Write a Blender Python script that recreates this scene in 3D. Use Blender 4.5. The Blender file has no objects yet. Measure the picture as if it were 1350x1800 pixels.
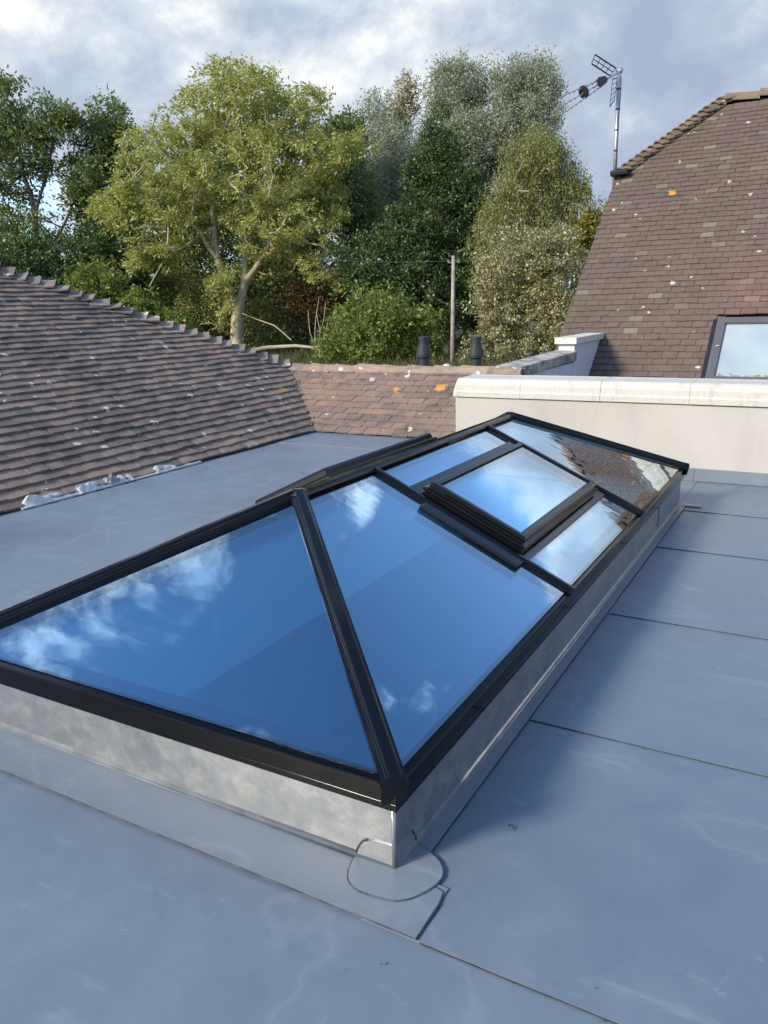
import bpy, bmesh, math, random
import numpy as np
from mathutils import Vector, Matrix
random.seed(7)
RNG = np.random.default_rng(11)
S = bpy.context.scene
COL = S.collection
R = math.radians

# ------------------------------------------------------------------ camera
FPX = 1383.4
YAW, PITCH, ROLL = -0.5195, 0.2578, -0.0275
CAM = np.array([0.6572, -1.1534, 1.0903])
_f = np.array([math.sin(YAW) * math.cos(PITCH), math.cos(YAW) * math.cos(PITCH), -math.sin(PITCH)])
_r = np.cross(_f, [0, 0, 1]); _r /= np.linalg.norm(_r)
_u = np.cross(_r, _f)
CR = math.cos(ROLL) * _r + math.sin(ROLL) * _u
CU = -math.sin(ROLL) * _r + math.cos(ROLL) * _u
CF = _f
cd = bpy.data.cameras.new('camera')
cam = bpy.data.objects.new('camera', cd); COL.objects.link(cam)
cam.matrix_world = Matrix(((CR[0], CU[0], -CF[0], CAM[0]), (CR[1], CU[1], -CF[1], CAM[1]), (CR[2], CU[2], -CF[2], CAM[2]), (0, 0, 0, 1)))
cd.sensor_fit = 'VERTICAL'; cd.sensor_height = 36.0; cd.sensor_width = 27.0
cd.lens = 36.0 * FPX / 1800.0
cd.clip_start = 0.02; cd.clip_end = 4000
S.camera = cam

# ------------------------------------------------------------------ render / view
S.render.engine = 'CYCLES'
S.view_settings.view_transform = 'Standard'
S.view_settings.look = 'None'
S.view_settings.exposure = 1.08
S.view_settings.gamma = 1.0
S.view_settings.use_curve_mapping = False
S.cycles.max_bounces = 10
S.cycles.transparent_max_bounces = 24
S.cycles.use_denoising = True
S.cycles.caustics_reflective = False
S.cycles.caustics_refractive = False

# ------------------------------------------------------------------ sun + sky
SUN_EL = R(28); TO = np.array([-0.50, -0.866]); TO = TO / np.linalg.norm(TO)
sun_dir = Vector((TO[0] * math.cos(SUN_EL), TO[1] * math.cos(SUN_EL), math.sin(SUN_EL)))   # towards the sun
sl = bpy.data.lights.new('sun', 'SUN'); sl.energy = 2.6; sl.angle = R(12.0); sl.color = (1.0, 0.90, 0.76)
so = bpy.data.objects.new('sun', sl); COL.objects.link(so)
so.rotation_euler = sun_dir.to_track_quat('Z', 'Y').to_euler()
so.location = (-5, -9, 12)

W = bpy.data.worlds.new('World'); S.world = W; W.use_nodes = True
nt = W.node_tree; nt.nodes.clear()


class N:
    """tiny node-graph helper"""
    def __init__(s, tree): s.t = tree
    def n(s, typ, **kw):
        nd = s.t.nodes.new(typ)
        ins = kw.pop('ins', {})
        for k, v in kw.items(): setattr(nd, k, v)
        for k, v in ins.items():
            if hasattr(v, 'is_linked') or isinstance(v, bpy.types.NodeSocket): s.t.links.new(v, nd.inputs[k])
            else: nd.inputs[k].default_value = v
        return nd
    def math(s, op, a, b=None, c=None, clamp=False):
        nd = s.t.nodes.new('ShaderNodeMath'); nd.operation = op; nd.use_clamp = clamp
        for i, v in enumerate((a, b, c)):
            if v is None: continue
            if isinstance(v, bpy.types.NodeSocket): s.t.links.new(v, nd.inputs[i])
            else: nd.inputs[i].default_value = v
        return nd.outputs[0]
    def mix(s, fac, a, b, blend='MIX'):
        nd = s.t.nodes.new('ShaderNodeMix'); nd.data_type = 'RGBA'; nd.blend_type = blend
        for k, v in ((0, fac), (6, a), (7, b)):
            if isinstance(v, bpy.types.NodeSocket): s.t.links.new(v, nd.inputs[k])
            else: nd.inputs[k].default_value = (*v, 1) if isinstance(v, tuple) and len(v) == 3 else v
        return nd.outputs[2]
    def ramp(s, fac, stops, interp='LINEAR'):
        nd = s.t.nodes.new('ShaderNodeValToRGB'); nd.color_ramp.interpolation = interp
        s.t.links.new(fac, nd.inputs[0])
        el = nd.color_ramp.elements
        while len(el) < len(stops): el.new(0.5)
        for e, (p, c) in zip(el, stops):
            e.position = p; e.color = (*c, 1) if len(c) == 3 else c
        return nd.outputs[0]
    def smooth(s, v, lo, hi):
        nd = s.t.nodes.new('ShaderNodeMapRange'); nd.interpolation_type = 'SMOOTHSTEP'
        for k, x in ((0, v), (1, lo), (2, hi)):
            if isinstance(x, bpy.types.NodeSocket): s.t.links.new(x, nd.inputs[k])
            else: nd.inputs[k].default_value = x
        return nd.outputs[0]
    def noise(s, vec, scale, detail=4, rough=0.55, dist=0.0, dims='3D'):
        nd = s.t.nodes.new('ShaderNodeTexNoise'); nd.noise_dimensions = dims
        if vec is not None: s.t.links.new(vec, nd.inputs['Vector'])
        nd.inputs['Scale'].default_value = scale; nd.inputs['Detail'].default_value = detail
        nd.inputs['Roughness'].default_value = rough; nd.inputs['Distortion'].default_value = dist
        return nd.outputs[0]
    def link(s, a, b): s.t.links.new(a, b)


g = N(nt)
tc = g.n('ShaderNodeTexCoord').outputs['Generated']
sep = g.n('ShaderNodeSeparateXYZ', ins={0: tc})
cmb = g.n('ShaderNodeMapping', ins={0: tc}); cmb.inputs[1].default_value = (3.998, -1.478, -0.225); cmb.inputs[3].default_value = (1, 1, 1.35); cmb = cmb.outputs[0]
sky = g.n('ShaderNodeTexSky', sky_type='NISHITA', sun_disc=False, sun_elevation=SUN_EL,
          sun_rotation=math.atan2(TO[0], TO[1]), air_density=1.0, dust_density=0.15, ozone_density=3.0)
n1 = g.noise(cmb, 2.8, 10, 0.58, 0.3)
n2 = g.noise(cmb, 7.5, 9, 0.60, 0.15)
n3 = g.noise(cmb, 2.9, 3, 0.5)
# cloud layer: thick low down, broken into puffs overhead
thr = g.math('MULTIPLY_ADD', g.smooth(sep.outputs[2], 0.36, 0.52), 0.5, 0.29)
low = g.smooth(n1, thr, g.math('ADD', thr, 0.13))
pmap = g.n('ShaderNodeMapping', ins={0: tc}); pmap.inputs[1].default_value = (2.331, -2.142, -2.542)
n4 = g.noise(pmap.outputs[0], 5.2, 9, 0.60, 0.45)
puff = g.math('MULTIPLY', g.smooth(n4, 0.565, 0.69), g.smooth(sep.outputs[2], 0.40, 0.55))
cov = g.math('MAXIMUM', low, puff)
shade = g.math('MULTIPLY_ADD', n2, 0.65, g.math('MULTIPLY', n3, 0.55))
ccol = g.ramp(shade, [(0.48, (0.41, 0.50, 0.66)), (0.59, (0.53, 0.62, 0.76)), (0.67, (0.76, 0.83, 0.91)), (0.76, (1.2, 1.2, 1.18))])
bgs = g.n('ShaderNodeBackground', ins={0: sky.outputs[0], 1: 0.145}).outputs[0]
# clouds higher up are seen from below in full sun
bri = g.math('MULTIPLY_ADD', g.smooth(sep.outputs[2], 0.30, 0.52), 0.78, 0.46)
bgc = g.n('ShaderNodeBackground', ins={0: ccol, 1: bri}).outputs[0]
mx = g.n('ShaderNodeMixShader', ins={0: cov, 1: bgs, 2: bgc}).outputs[0]
g.link(mx, g.n('ShaderNodeOutputWorld').inputs[0])

# ------------------------------------------------------------------ helpers
def at(px, py, depth):
    """world point seen at photo pixel (px,py), depth metres along the view axis"""
    return CAM + depth * (CF + CR * (px - 675) / FPX + CU * (900 - py) / FPX)


def project(p):
    d = np.asarray(p, float) - CAM; z = d @ CF
    return 675 + FPX * (d @ CR) / z, 900 - FPX * (d @ CU) / z, z


class MB:
    def __init__(s): s.v = []; s.f = []
    def add(s, vs, fs):
        b = len(s.v); s.v += [tuple(map(float, p)) for p in vs]; s.f += [tuple(b + i for i in q) for q in fs]; return s
    def box(s, a, b):
        x0, y0, z0 = a; x1, y1, z1 = b
        return s.add([(x0, y0, z0), (x1, y0, z0), (x1, y1, z0), (x0, y1, z0), (x0, y0, z1), (x1, y0, z1), (x1, y1, z1), (x0, y1, z1)],
                     [(0, 3, 2, 1), (4, 5, 6, 7), (0, 1, 5, 4), (1, 2, 6, 5), (2, 3, 7, 6), (3, 0, 4, 7)])
    def loft(s, rings, closed=True, caps=True):
        n = len(rings[0]); b = len(s.v)
        for r in rings: s.v += [tuple(map(float, p)) for p in r]
        for k in range(len(rings) - 1):
            for i in range(n if closed else n - 1):
                j = (i + 1) % n
                s.f.append((b + k * n + i, b + k * n + j, b + (k + 1) * n + j, b + (k + 1) * n + i))
        if caps:
            s.f.append(tuple(b + i for i in reversed(range(n))))
            s.f.append(tuple(b + (len(rings) - 1) * n + i for i in range(n)))
        return s
    def beam(s, p0, p1, up, prof):
        """profile [(across, up)] swept from p0 to p1"""
        p0, p1, up = (np.asarray(q, float) for q in (p0, p1, up))
        d = p1 - p0; d /= np.linalg.norm(d); a = np.cross(d, up); a /= np.linalg.norm(a); u = np.cross(a, d)
        return s.loft([[p + a * w + u * h for w, h in prof] for p in (p0, p1)])
    def tube(s, pts, rad, n=8, caps=True):
        pts = [np.asarray(p, float) for p in pts]
        if not hasattr(rad, '__len__'): rad = [rad] * len(pts)
        rings = []; prev = None
        for i, p in enumerate(pts):
            d = pts[min(i + 1, len(pts) - 1)] - pts[max(i - 1, 0)]; d /= np.linalg.norm(d) + 1e-12
            if prev is None:
                h = np.array([0, 0, 1.]) if abs(d[2]) < 0.9 else np.array([1., 0, 0])
            else: h = prev
            a = np.cross(d, h); a /= np.linalg.norm(a) + 1e-12; b = np.cross(a, d); prev = b
            rings.append([p + rad[i] * (math.cos(t) * a + math.sin(t) * b) for t in np.linspace(0, 2 * math.pi, n, endpoint=False)])
        return s.loft(rings, True, caps)
    def lathe(s, c, prof, n=24):
        c = np.asarray(c, float)
        return s.loft([[c + (r * math.cos(t), r * math.sin(t), z) for t in np.linspace(0, 2 * math.pi, n, endpoint=False)] for r, z in prof])
    def mesh(s, name):
        m = bpy.data.meshes.new(name); m.from_pydata(s.v, [], s.f)
        bm = bmesh.new(); bm.from_mesh(m); bmesh.ops.recalc_face_normals(bm, faces=bm.faces); bm.to_mesh(m); bm.free()
        return m


PARENT_LOC = {}
def link(o, parent=None):
    COL.objects.link(o)
    if parent is not None:
        o.parent = parent
        o.matrix_parent_inverse = Matrix.Translation(-PARENT_LOC.get(parent.name, Vector((0, 0, 0))))
    return o


def obj(name, mb, mat, parent=None, bevel=0, smooth=False, kind=None, label=None):
    m = mb.mesh(name) if isinstance(mb, MB) else mb
    if mat is not None and not len(m.materials): m.materials.append(mat)
    if smooth:
        for p in m.polygons: p.use_smooth = True
    o = bpy.data.objects.new(name, m); link(o, parent)
    # parts inherit the world frame of their thing's root
    if parent is not None: PARENT_LOC[o.name] = Vector((0, 0, 0))
    if bevel:
        b = o.modifiers.new('bevel', 'BEVEL'); b.width = bevel; b.segments = 2; b.limit_method = 'ANGLE'; b.angle_limit = R(35)
        b.harden_normals = False
    if kind: o['kind'] = kind
    if label: o['label'] = label
    return o


def tag(o, label, cat, group=None):
    o['label'] = label; o['category'] = cat
    if group: o['group'] = group
    return o


def thing(name, label, cat, loc=(0, 0, 0), group=None):
    o = bpy.data.objects.new(name, None); o.location = loc; o.empty_display_size = 0.2
    COL.objects.link(o); PARENT_LOC[o.name] = Vector(loc)
    return tag(o, label, cat, group)


def structure(o): o['kind'] = 'structure'; return o


def material(name):
    m = bpy.data.materials.new(name); m.use_nodes = True
    t = m.node_tree; t.nodes.clear(); h = N(t)
    out = h.n('ShaderNodeOutputMaterial'); p = h.n('ShaderNodeBsdfPrincipled')
    t.links.new(p.outputs[0], out.inputs[0])
    return m, h, p, out


def pos(h): return h.n('ShaderNodeNewGeometry').outputs['Position']


def bump(h, p, height, strength, dist):
    b = h.n('ShaderNodeBump', ins={'Height': height, 'Strength': strength, 'Distance': dist})
    h.link(b.outputs[0], p.inputs['Normal']); return b


def simple(name, col, rough=0.5, metal=0.0, spec=0.5, var=0.12, scale=9.0, bmp=0.0, bscale=60):
    m, h, p, out = material(name)
    ps = pos(h); n = h.noise(ps, scale, 5, 0.6)
    lo = tuple(c * (1 - var) for c in col); hi = tuple(min(1, c * (1 + var)) for c in col)
    h.link(h.ramp(n, [(0.3, lo), (0.7, hi)]), p.inputs['Base Color'])
    h.link(h.math('MULTIPLY_ADD', h.noise(ps, scale * 2.3, 4), 0.24, rough - 0.12), p.inputs['Roughness'])
    p.inputs['Metallic'].default_value = metal; p.inputs['Specular IOR Level'].default_value = spec
    if bmp: bump(h, p, h.noise(ps, bscale, 4), bmp, 0.01)
    return m


# ------------------------------------------------------------------ materials
def membrane(name, dark, lite, rough, seed=0.0, reflect_blotch=False, metal=0.0):
    m, h, p, out = material(name)
    ps = pos(h)
    mp = h.n('ShaderNodeMapping', ins={0: ps}); mp.inputs[1].default_value = (seed, seed * 2, 0)
    v = mp.outputs[0]
    big = h.noise(v, 0.9, 5, 0.55, 0.4)
    mid = h.noise(v, 5.5, 6, 0.6, 0.6)
    fine = h.noise(v, 60, 3, 0.6)
    c = h.ramp(h.math('MULTIPLY_ADD', mid, 0.45, h.math('MULTIPLY', big, 0.6)), [(0.34, dark), (0.68, lite)])
    sc = h.noise(v, 9.0, 8, 0.72, 1.2)                       # pale scuffs
    c = h.mix(h.math('MULTIPLY', h.smooth(sc, 0.62, 0.76), 0.20), c, (0.62, 0.66, 0.70))
    pud = h.noise(v, 1.7, 5, 0.5, 0.3)                       # dried puddle marks
    rim = h.math('SUBTRACT', 1.0, h.smooth(h.math('ABSOLUTE', h.math('SUBTRACT', pud, 0.56)), 0.0, 0.018))
    c = h.mix(h.math('MULTIPLY', rim, 0.07), c, (0.46, 0.49, 0.52))
    c = h.mix(h.math('MULTIPLY', h.smooth(pud, 0.555, 0.62), 0.22), c, (0.13, 0.16, 0.20))
    smd = h.n('ShaderNodeMapping', ins={0: v}); smd.inputs[2].default_value = (0, 0, 0.5); smd.inputs[3].default_value = (1.0, 5.0, 1.0)
    c = h.mix(h.math('MULTIPLY', h.smooth(h.noise(smd.outputs[0], 2.4, 7, 0.68, 0.4), 0.58, 0.72), 0.22), c, (0.42, 0.46, 0.50))
    vor = h.n('ShaderNodeTexVoronoi', ins={0: v}); vor.inputs['Scale'].default_value = 7.0
    keep = h.math('GREATER_THAN', h.n('ShaderNodeSeparateColor', ins={0: vor.outputs['Color']}).outputs[0], 0.86)
    dot = h.math('MULTIPLY', h.math('LESS_THAN', vor.outputs['Distance'], 0.034), keep)
    c = h.mix(h.math('MULTIPLY', dot, 0.6), c, (0.75, 0.78, 0.80))
    if reflect_blotch:  # yellowish-white blotches: reflected light painted into the kerb colour
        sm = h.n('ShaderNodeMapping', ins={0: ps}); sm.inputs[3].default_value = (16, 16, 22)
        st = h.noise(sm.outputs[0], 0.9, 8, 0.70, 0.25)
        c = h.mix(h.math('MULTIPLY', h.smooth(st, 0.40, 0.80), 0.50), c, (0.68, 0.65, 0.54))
    h.link(c, p.inputs['Base Color'])
    h.link(h.math('MULTIPLY_ADD', h.math('MULTIPLY_ADD', big, 0.6, h.math('MULTIPLY', mid, 0.4)), 0.62, rough - 0.31), p.inputs['Roughness'])
    p.inputs['Specular IOR Level'].default_value = 0.5
    if metal: p.inputs['Metallic'].default_value = metal
    bump(h, p, h.math('MULTIPLY_ADD', fine, 0.12, h.math('MULTIPLY', h.noise(v, 2.4, 4, 0.5), 1.6)), 0.16, 0.02)
    return m


M_MEM = membrane('membrane_grey', (0.124, 0.160, 0.203), (0.180, 0.222, 0.266), 0.40)
M_MEM2 = membrane('membrane_grey_lap', (0.136, 0.169, 0.204), (0.192, 0.228, 0.264), 0.40, 3.3)
M_KERB = membrane('kerb_membrane', (0.25, 0.268, 0.285), (0.36, 0.375, 0.385), 0.30, 5.1, reflect_blotch=True, metal=0.65)
M_BEAD = simple('sealant_bead', (0.050, 0.057, 0.070), 0.85, var=0.4, scale=40, spec=0.1)
M_FILLET = simple('weld_fillet', (0.22, 0.235, 0.245), 0.36, var=0.25, scale=14)
def gloss_black(name, col, rough, spec):
    m, h, p, out = material(name)
    p.inputs['Base Color'].default_value = (*col, 1); p.inputs['Specular IOR Level'].default_value = spec
    h.link(h.math('MULTIPLY_ADD', h.noise(pos(h), 25, 5, 0.6), 0.08, rough - 0.04), p.inputs['Roughness'])
    return m


M_BLACK = gloss_black('black_frame', (0.0020, 0.0024, 0.0036), 0.08, 0.42)
M_FASCIA = gloss_black('black_fascia', (0.0022, 0.0025, 0.0032), 0.10, 0.18)
M_BLACK2 = gloss_black('black_frame_satin', (0.0045, 0.0048, 0.0055), 0.18, 0.35)
M_INNER = simple('white_plaster', (0.84, 0.84, 0.82), 0.6, var=0.03)
M_ROOMWALL = simple('room_paint', (0.74, 0.74, 0.74), 0.7, var=0.05)
M_ROOMFLOOR = simple('room_floor_boards', (0.42, 0.38, 0.35), 0.5, var=0.2, scale=2)
M_RENDER = None


def render_mat():
    m, h, p, out = material('cream_render')
    ps = pos(h)
    big = h.noise(ps, 1.3, 6, 0.6, 0.3); fine = h.noise(ps, 55, 4, 0.65)
    c = h.ramp(h.math('MULTIPLY_ADD', fine, 0.25, h.math('MULTIPLY', big, 0.8)), [(0.35, (0.425, 0.402, 0.362)), (0.65, (0.495, 0.470, 0.430))])
    sm = h.n('ShaderNodeMapping', ins={0: ps}); sm.inputs[3].default_value = (5, 5, 0.8)
    st = h.noise(sm.outputs[0], 1.0, 5, 0.6)
    c = h.mix(h.math('MULTIPLY', h.smooth(st, 0.50, 0.74), 0.45), c, (0.36, 0.345, 0.32))
    h.link(c, p.inputs['Base Color']); p.inputs['Roughness'].default_value = 0.85
    bump(h, p, fine, 0.35, 0.004)
    return m


def stone_mat(name, base, dirt, amount):
    m, h, p, out = material(name)
    ps = pos(h)
    big = h.noise(ps, 6, 8, 0.68, 0.5); fine = h.noise(ps, 70, 4, 0.65)
    c = h.ramp(fine, [(0.3, tuple(x * 0.88 for x in base)), (0.7, tuple(min(1, x * 1.06) for x in base))])
    c = h.mix(h.math('MULTIPLY', h.smooth(big, 0.64 - amount * 0.30, 0.74 - amount * 0.12), amount), c, dirt)
    sm = h.n('ShaderNodeMapping', ins={0: ps}); sm.inputs[3].default_value = (14, 14, 3)
    st = h.noise(sm.outputs[0], 1.3, 6, 0.66)
    c = h.mix(h.math('MULTIPLY', h.smooth(st, 0.52, 0.7), amount * 0.8), c, tuple(x * 0.6 for x in dirt))
    h.link(c, p.inputs['Base Color']); p.inputs['Roughness'].default_value = 0.85
    bump(h, p, fine, 0.4, 0.004)
    return m


M_RENDER = render_mat()
M_COPING = stone_mat('cream_coping', (0.57, 0.555, 0.495), (0.38, 0.355, 0.30), 0.35)
M_OLDSTONE = stone_mat('weathered_coping', (0.52, 0.49, 0.43), (0.09, 0.085, 0.08), 0.85)
M_WHITE = simple('white_painted_wall', (0.58, 0.59, 0.63), 0.7, var=0.05, scale=4)


def tile_mat(name, cols, source, white=0.5, orange=0.5, moss=0.4, red=0.0):
    """clay tiles: every tile its own tone, lichen in white and orange spots"""
    m, h, p, out = material(name)
    ps = pos(h)
    if source == 'object': rn = h.n('ShaderNodeObjectInfo').outputs['Random']
    else: rn = h.n('ShaderNodeAttribute', attribute_name='rnd').outputs['Fac']
    stops = [(i / (len(cols) - 1), c) for i, c in enumerate(cols)]
    c = h.ramp(rn, stops)
    blot = h.noise(ps, 7, 7, 0.66, 0.4); fine = h.noise(ps, 90, 4, 0.7)
    c = h.mix(1.0, c, h.ramp(fine, [(0.3, (0.72, 0.72, 0.72)), (0.7, (1.22, 1.2, 1.18))]), 'MULTIPLY')
    zone = h.noise(ps, 1.1, 4, 0.55)
    if red: c = h.mix(red, c, h.ramp(h.noise(ps, 0.55, 4, 0.6, 0.3), [(0.35, (0.86, 0.94, 0.92)), (0.5, (1.0, 1.0, 1.0)), (0.68, (1.30, 1.08, 1.08))]), 'MULTIPLY')
    c = h.mix(h.math('MULTIPLY', h.smooth(h.math('MULTIPLY_ADD', zone, 0.5, h.math('MULTIPLY', blot, 0.5)), 0.47, 0.62), moss), c, (0.085, 0.08, 0.072))
    # fine pale crust
    c = h.mix(h.math('MULTIPLY', h.smooth(h.noise(ps, 46, 6, 0.72, 0.7), 0.62, 0.72), white * 0.55), c, (0.46, 0.44, 0.41))
    wob = h.n('ShaderNodeVectorMath', operation='ADD')
    wn = h.n('ShaderNodeTexNoise', ins={'Vector': ps}); wn.inputs['Scale'].default_value = 34; wn.inputs['Detail'].default_value = 5
    sc = h.n('ShaderNodeVectorMath', operation='SCALE', ins={0: wn.outputs['Color']}); sc.inputs['Scale'].default_value = 0.07
    h.link(ps, wob.inputs[0]); h.link(sc.outputs[0], wob.inputs[1])
    def spots(scale, size, keep, col, c, seed):
        mp = h.n('ShaderNodeMapping', ins={0: wob.outputs[0]}); mp.inputs[1].default_value = (seed, seed * 1.7, seed * 0.3)
        v = h.n('ShaderNodeTexVoronoi', ins={0: mp.outputs[0]}); v.inputs['Scale'].default_value = scale
        sepc = h.n('ShaderNodeSeparateColor', ins={0: v.outputs['Color']})
        k = h.math('GREATER_THAN', sepc.outputs[0], 1 - keep)
        rad = h.math('MULTIPLY', sepc.outputs[1], size)
        d = h.math('MULTIPLY', h.math('LESS_THAN', v.outputs['Distance'], rad), k)
        return h.mix(h.math('MULTIPLY', d, 0.9), c, col)
    c = spots(13.0, 0.36, 0.26 * white, (0.60, 0.59, 0.55), c, 3.0)
    c = spots(8.0, 0.26, 0.12 * white, (0.52, 0.51, 0.47), c, 23.0)
    c = spots(4.5, 0.26, 0.28 * orange, (0.62, 0.33, 0.045), c, 11.0)
    h.link(c, p.inputs['Base Color']); p.inputs['Roughness'].default_value = 0.8
    p.inputs['Specular IOR Level'].default_value = 0.35
    bump(h, p, h.math('ADD', fine, h.math('MULTIPLY', blot, 0.6)), 0.5, 0.004)
    return m


C_LEFT = [(0.172, 0.132, 0.106), (0.229, 0.179, 0.149), (0.280, 0.212, 0.173), (0.200, 0.156, 0.129), (0.143, 0.126, 0.105), (0.320, 0.219, 0.161), (0.246, 0.193, 0.158), (0.298, 0.235, 0.191), (0.183, 0.151, 0.123)]
C_BACK = [(0.220, 0.160, 0.130), (0.270, 0.193, 0.154), (0.198, 0.154, 0.130), (0.297, 0.196, 0.152), (0.226, 0.176, 0.149)]
C_HOUSE = [(0.132, 0.094, 0.076), (0.146, 0.104, 0.084), (0.138, 0.096, 0.078), (0.156, 0.108, 0.088), (0.134, 0.100, 0.080), (0.150, 0.103, 0.084), (0.162, 0.110, 0.090), (0.140, 0.104, 0.084), (0.152, 0.104, 0.086), (0.146, 0.104, 0.084), (0.166, 0.116, 0.095), (0.140, 0.102, 0.083), (0.154, 0.108, 0.088), (0.148, 0.104, 0.085), (0.136, 0.098, 0.080), (0.23, 0.19, 0.155)]
M_TL_O = tile_mat('left_tiles', C_LEFT, 'object', 0.65, 0.32, 0.65); M_TL_A = tile_mat('left_tiles_mass', C_LEFT, 'attr', 0.65, 0.32, 0.65)
M_TB_O = tile_mat('back_tiles', C_BACK, 'object', 0.6, 0.5, 0.7)
M_TH_O = tile_mat('house_tiles', C_HOUSE, 'object', 0.26, 0.05, 0.25, 0.6); M_TH_A = tile_mat('house_tiles_mass', C_HOUSE, 'attr', 0.26, 0.05, 0.25, 0.6)
M_BONNET = tile_mat('bonnet_tiles', [(0.24, 0.20, 0.17), (0.30, 0.255, 0.22), (0.20, 0.17, 0.15)], 'object', 1.3, 1.1, 0.45)
M_RIDGE = tile_mat('ridge_tiles', [(0.31, 0.225, 0.175), (0.37, 0.275, 0.21), (0.27, 0.20, 0.16)], 'object', 1.2, 1.8, 0.55)
M_HIPH = tile_mat('house_hip_tiles', [(0.19, 0.14, 0.10), (0.235, 0.17, 0.115), (0.16, 0.12, 0.09)], 'object', 0.6, 1.4, 0.35)
M_UNDER = simple('roof_underlay', (0.03, 0.026, 0.024), 0.9)
M_BRICK = simple('brick_wall_far', (0.30, 0.22, 0.18), 0.85, var=0.2, scale=12)
M_ALU = simple('mast_aluminium', (0.55, 0.56, 0.58), 0.35, metal=0.85, var=0.1)
M_PLASTIC = simple('black_plastic', (0.018, 0.019, 0.021), 0.42, var=0.2)
M_FLUE = simple('flue_black_plastic', (0.030, 0.034, 0.041), 0.42, var=0.15, spec=0.5)
M_WINFRAME = simple('window_frame_grey', (0.105, 0.10, 0.112), 0.42, var=0.1)
M_POLE = simple('weathered_pole_wood', (0.30, 0.265, 0.22), 0.85, var=0.3, scale=3)
M_SCRAP = simple('white_membrane_scrap', (0.56, 0.56, 0.545), 0.5, var=0.08, scale=20, bmp=0.3)
M_LEAD = simple('grey_scrap', (0.25, 0.27, 0.29), 0.45, var=0.3, scale=40)


def glass_mat(name, tint, f0, gain, wave):
    m = bpy.data.materials.new(name); m.use_nodes = True
    t = m.node_tree; t.nodes.clear(); h = N(t)
    out = h.n('ShaderNodeOutputMaterial')
    lw = h.n('ShaderNodeLayerWeight'); lw.inputs[0].default_value = 0.5
    sch = h.math('MULTIPLY_ADD', h.math('POWER', lw.outputs['Facing'], 3.0), gain, f0, clamp=True)
    tr = h.n('ShaderNodeBsdfTransparent'); tr.inputs[0].default_value = (*tint, 1)
    gl = h.n('ShaderNodeBsdfGlossy'); gl.inputs['Roughness'].default_value = 0.0; h.link(h.ramp(lw.outputs['Facing'], [(0.36, (0.62, 0.84, 1.0)), (0.70, (0.95, 0.98, 1.0))]), gl.inputs[0])
    if wave:
        ps = pos(h)
        mp = h.n('ShaderNodeMapping', ins={0: ps}); mp.inputs[3].default_value = (1.0, 2.4, 1.0)
        b = h.n('ShaderNodeBump', ins={'Height': h.noise(mp.outputs[0], 7.0, 1, 0.4), 'Strength': 1.0, 'Distance': wave})
        h.link(b.outputs[0], gl.inputs['Normal'])
    mxs = h.n('ShaderNodeMixShader', ins={0: sch, 1: tr.outputs[0], 2: gl.outputs[0]})
    h.link(mxs.outputs[0], out.inputs[0])
    return m


M_GLASS = glass_mat('blue_solar_glass', (0.62, 0.86, 1.0), 0.20, 1.0, 0.00035)
M_GLASSV = glass_mat('vent_glass', (0.62, 0.86, 1.0), 0.20, 1.0, 0.0)


def winglass():
    m, h, p, out = material('frosted_window_glass')
    ps = pos(h)
    h.link(h.ramp(h.noise(ps, 2.0, 3), [(0.3, (0.30, 0.37, 0.40)), (0.7, (0.40, 0.47, 0.49))]), p.inputs['Base Color'])
    p.inputs['Roughness'].default_value = 0.18; p.inputs['Specular IOR Level'].default_value = 0.6
    return m


M_WINGLASS = winglass()


def leaf_mat(name, cols, back=None, trans=0.3, rough=0.5):
    m = bpy.data.materials.new(name); m.use_nodes = True
    t = m.node_tree; t.nodes.clear(); h = N(t)
    out = h.n('ShaderNodeOutputMaterial'); p = h.n('ShaderNodeBsdfPrincipled')
    rn = h.n('ShaderNodeAttribute', attribute_name='rnd').outputs['Fac']
    c = h.ramp(rn, [(i / (len(cols) - 1), k) for i, k in enumerate(cols)])
    if back is not None:
        bf = h.n('ShaderNodeNewGeometry').outputs['Backfacing']
        c = h.mix(bf, c, back)
    h.link(c, p.inputs['Base Color']); p.inputs['Roughness'].default_value = rough; p.inputs['Specular IOR Level'].default_value = 0.4
    tl = h.n('ShaderNodeBsdfTranslucent'); h.link(h.mix(1.0, c, (1.15, 1.2, 0.6), 'MULTIPLY'), tl.inputs[0])
    h.link(h.n('ShaderNodeMixShader', ins={0: trans, 1: p.outputs[0], 2: tl.outputs[0]}).outputs[0], out.inputs[0])
    return m


def bark_mat(name, a, b):
    m, h, p, out = material(name)
    ps = pos(h)
    c = h.ramp(h.noise(ps, 2.2, 6, 0.65, 0.5), [(0.35, a), (0.65, b)])
    h.link(c, p.inputs['Base Color']); p.inputs['Roughness'].default_value = 0.9
    return m

# ------------------------------------------------------------------ dimensions of the lantern
LW, LL, INS, ZR, ZF, ZT, OV = 1.4057, 3.2008, 0.7116, 0.5461, 0.150, 0.2081, 0.016
Y1, Y2 = 1.1352, 2.1557
EAVE_X, BACK_Y = -3.37, 4.655           # tiled eaves round the flat roof
PAR_Y = 3.83                             # parapet face
GROUND_Z = -2.4

# ------------------------------------------------------------------ ground
mb = MB(); mb.add([(-900, -300, GROUND_Z), (900, -300, GROUND_Z), (900, 1200, GROUND_Z), (-900, 1200, GROUND_Z)], [(0, 1, 2, 3)])
mg, h, p, out = material('meadow')
ps = pos(h)
h.link(h.ramp(h.noise(ps, 0.35, 8, 0.65), [(0.35, (0.030, 0.050, 0.014)), (0.5, (0.055, 0.075, 0.022)), (0.7, (0.11, 0.10, 0.045))]), p.inputs['Base Color'])
p.inputs['Roughness'].default_value = 0.95
structure(obj('ground', mb, mg))

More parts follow.
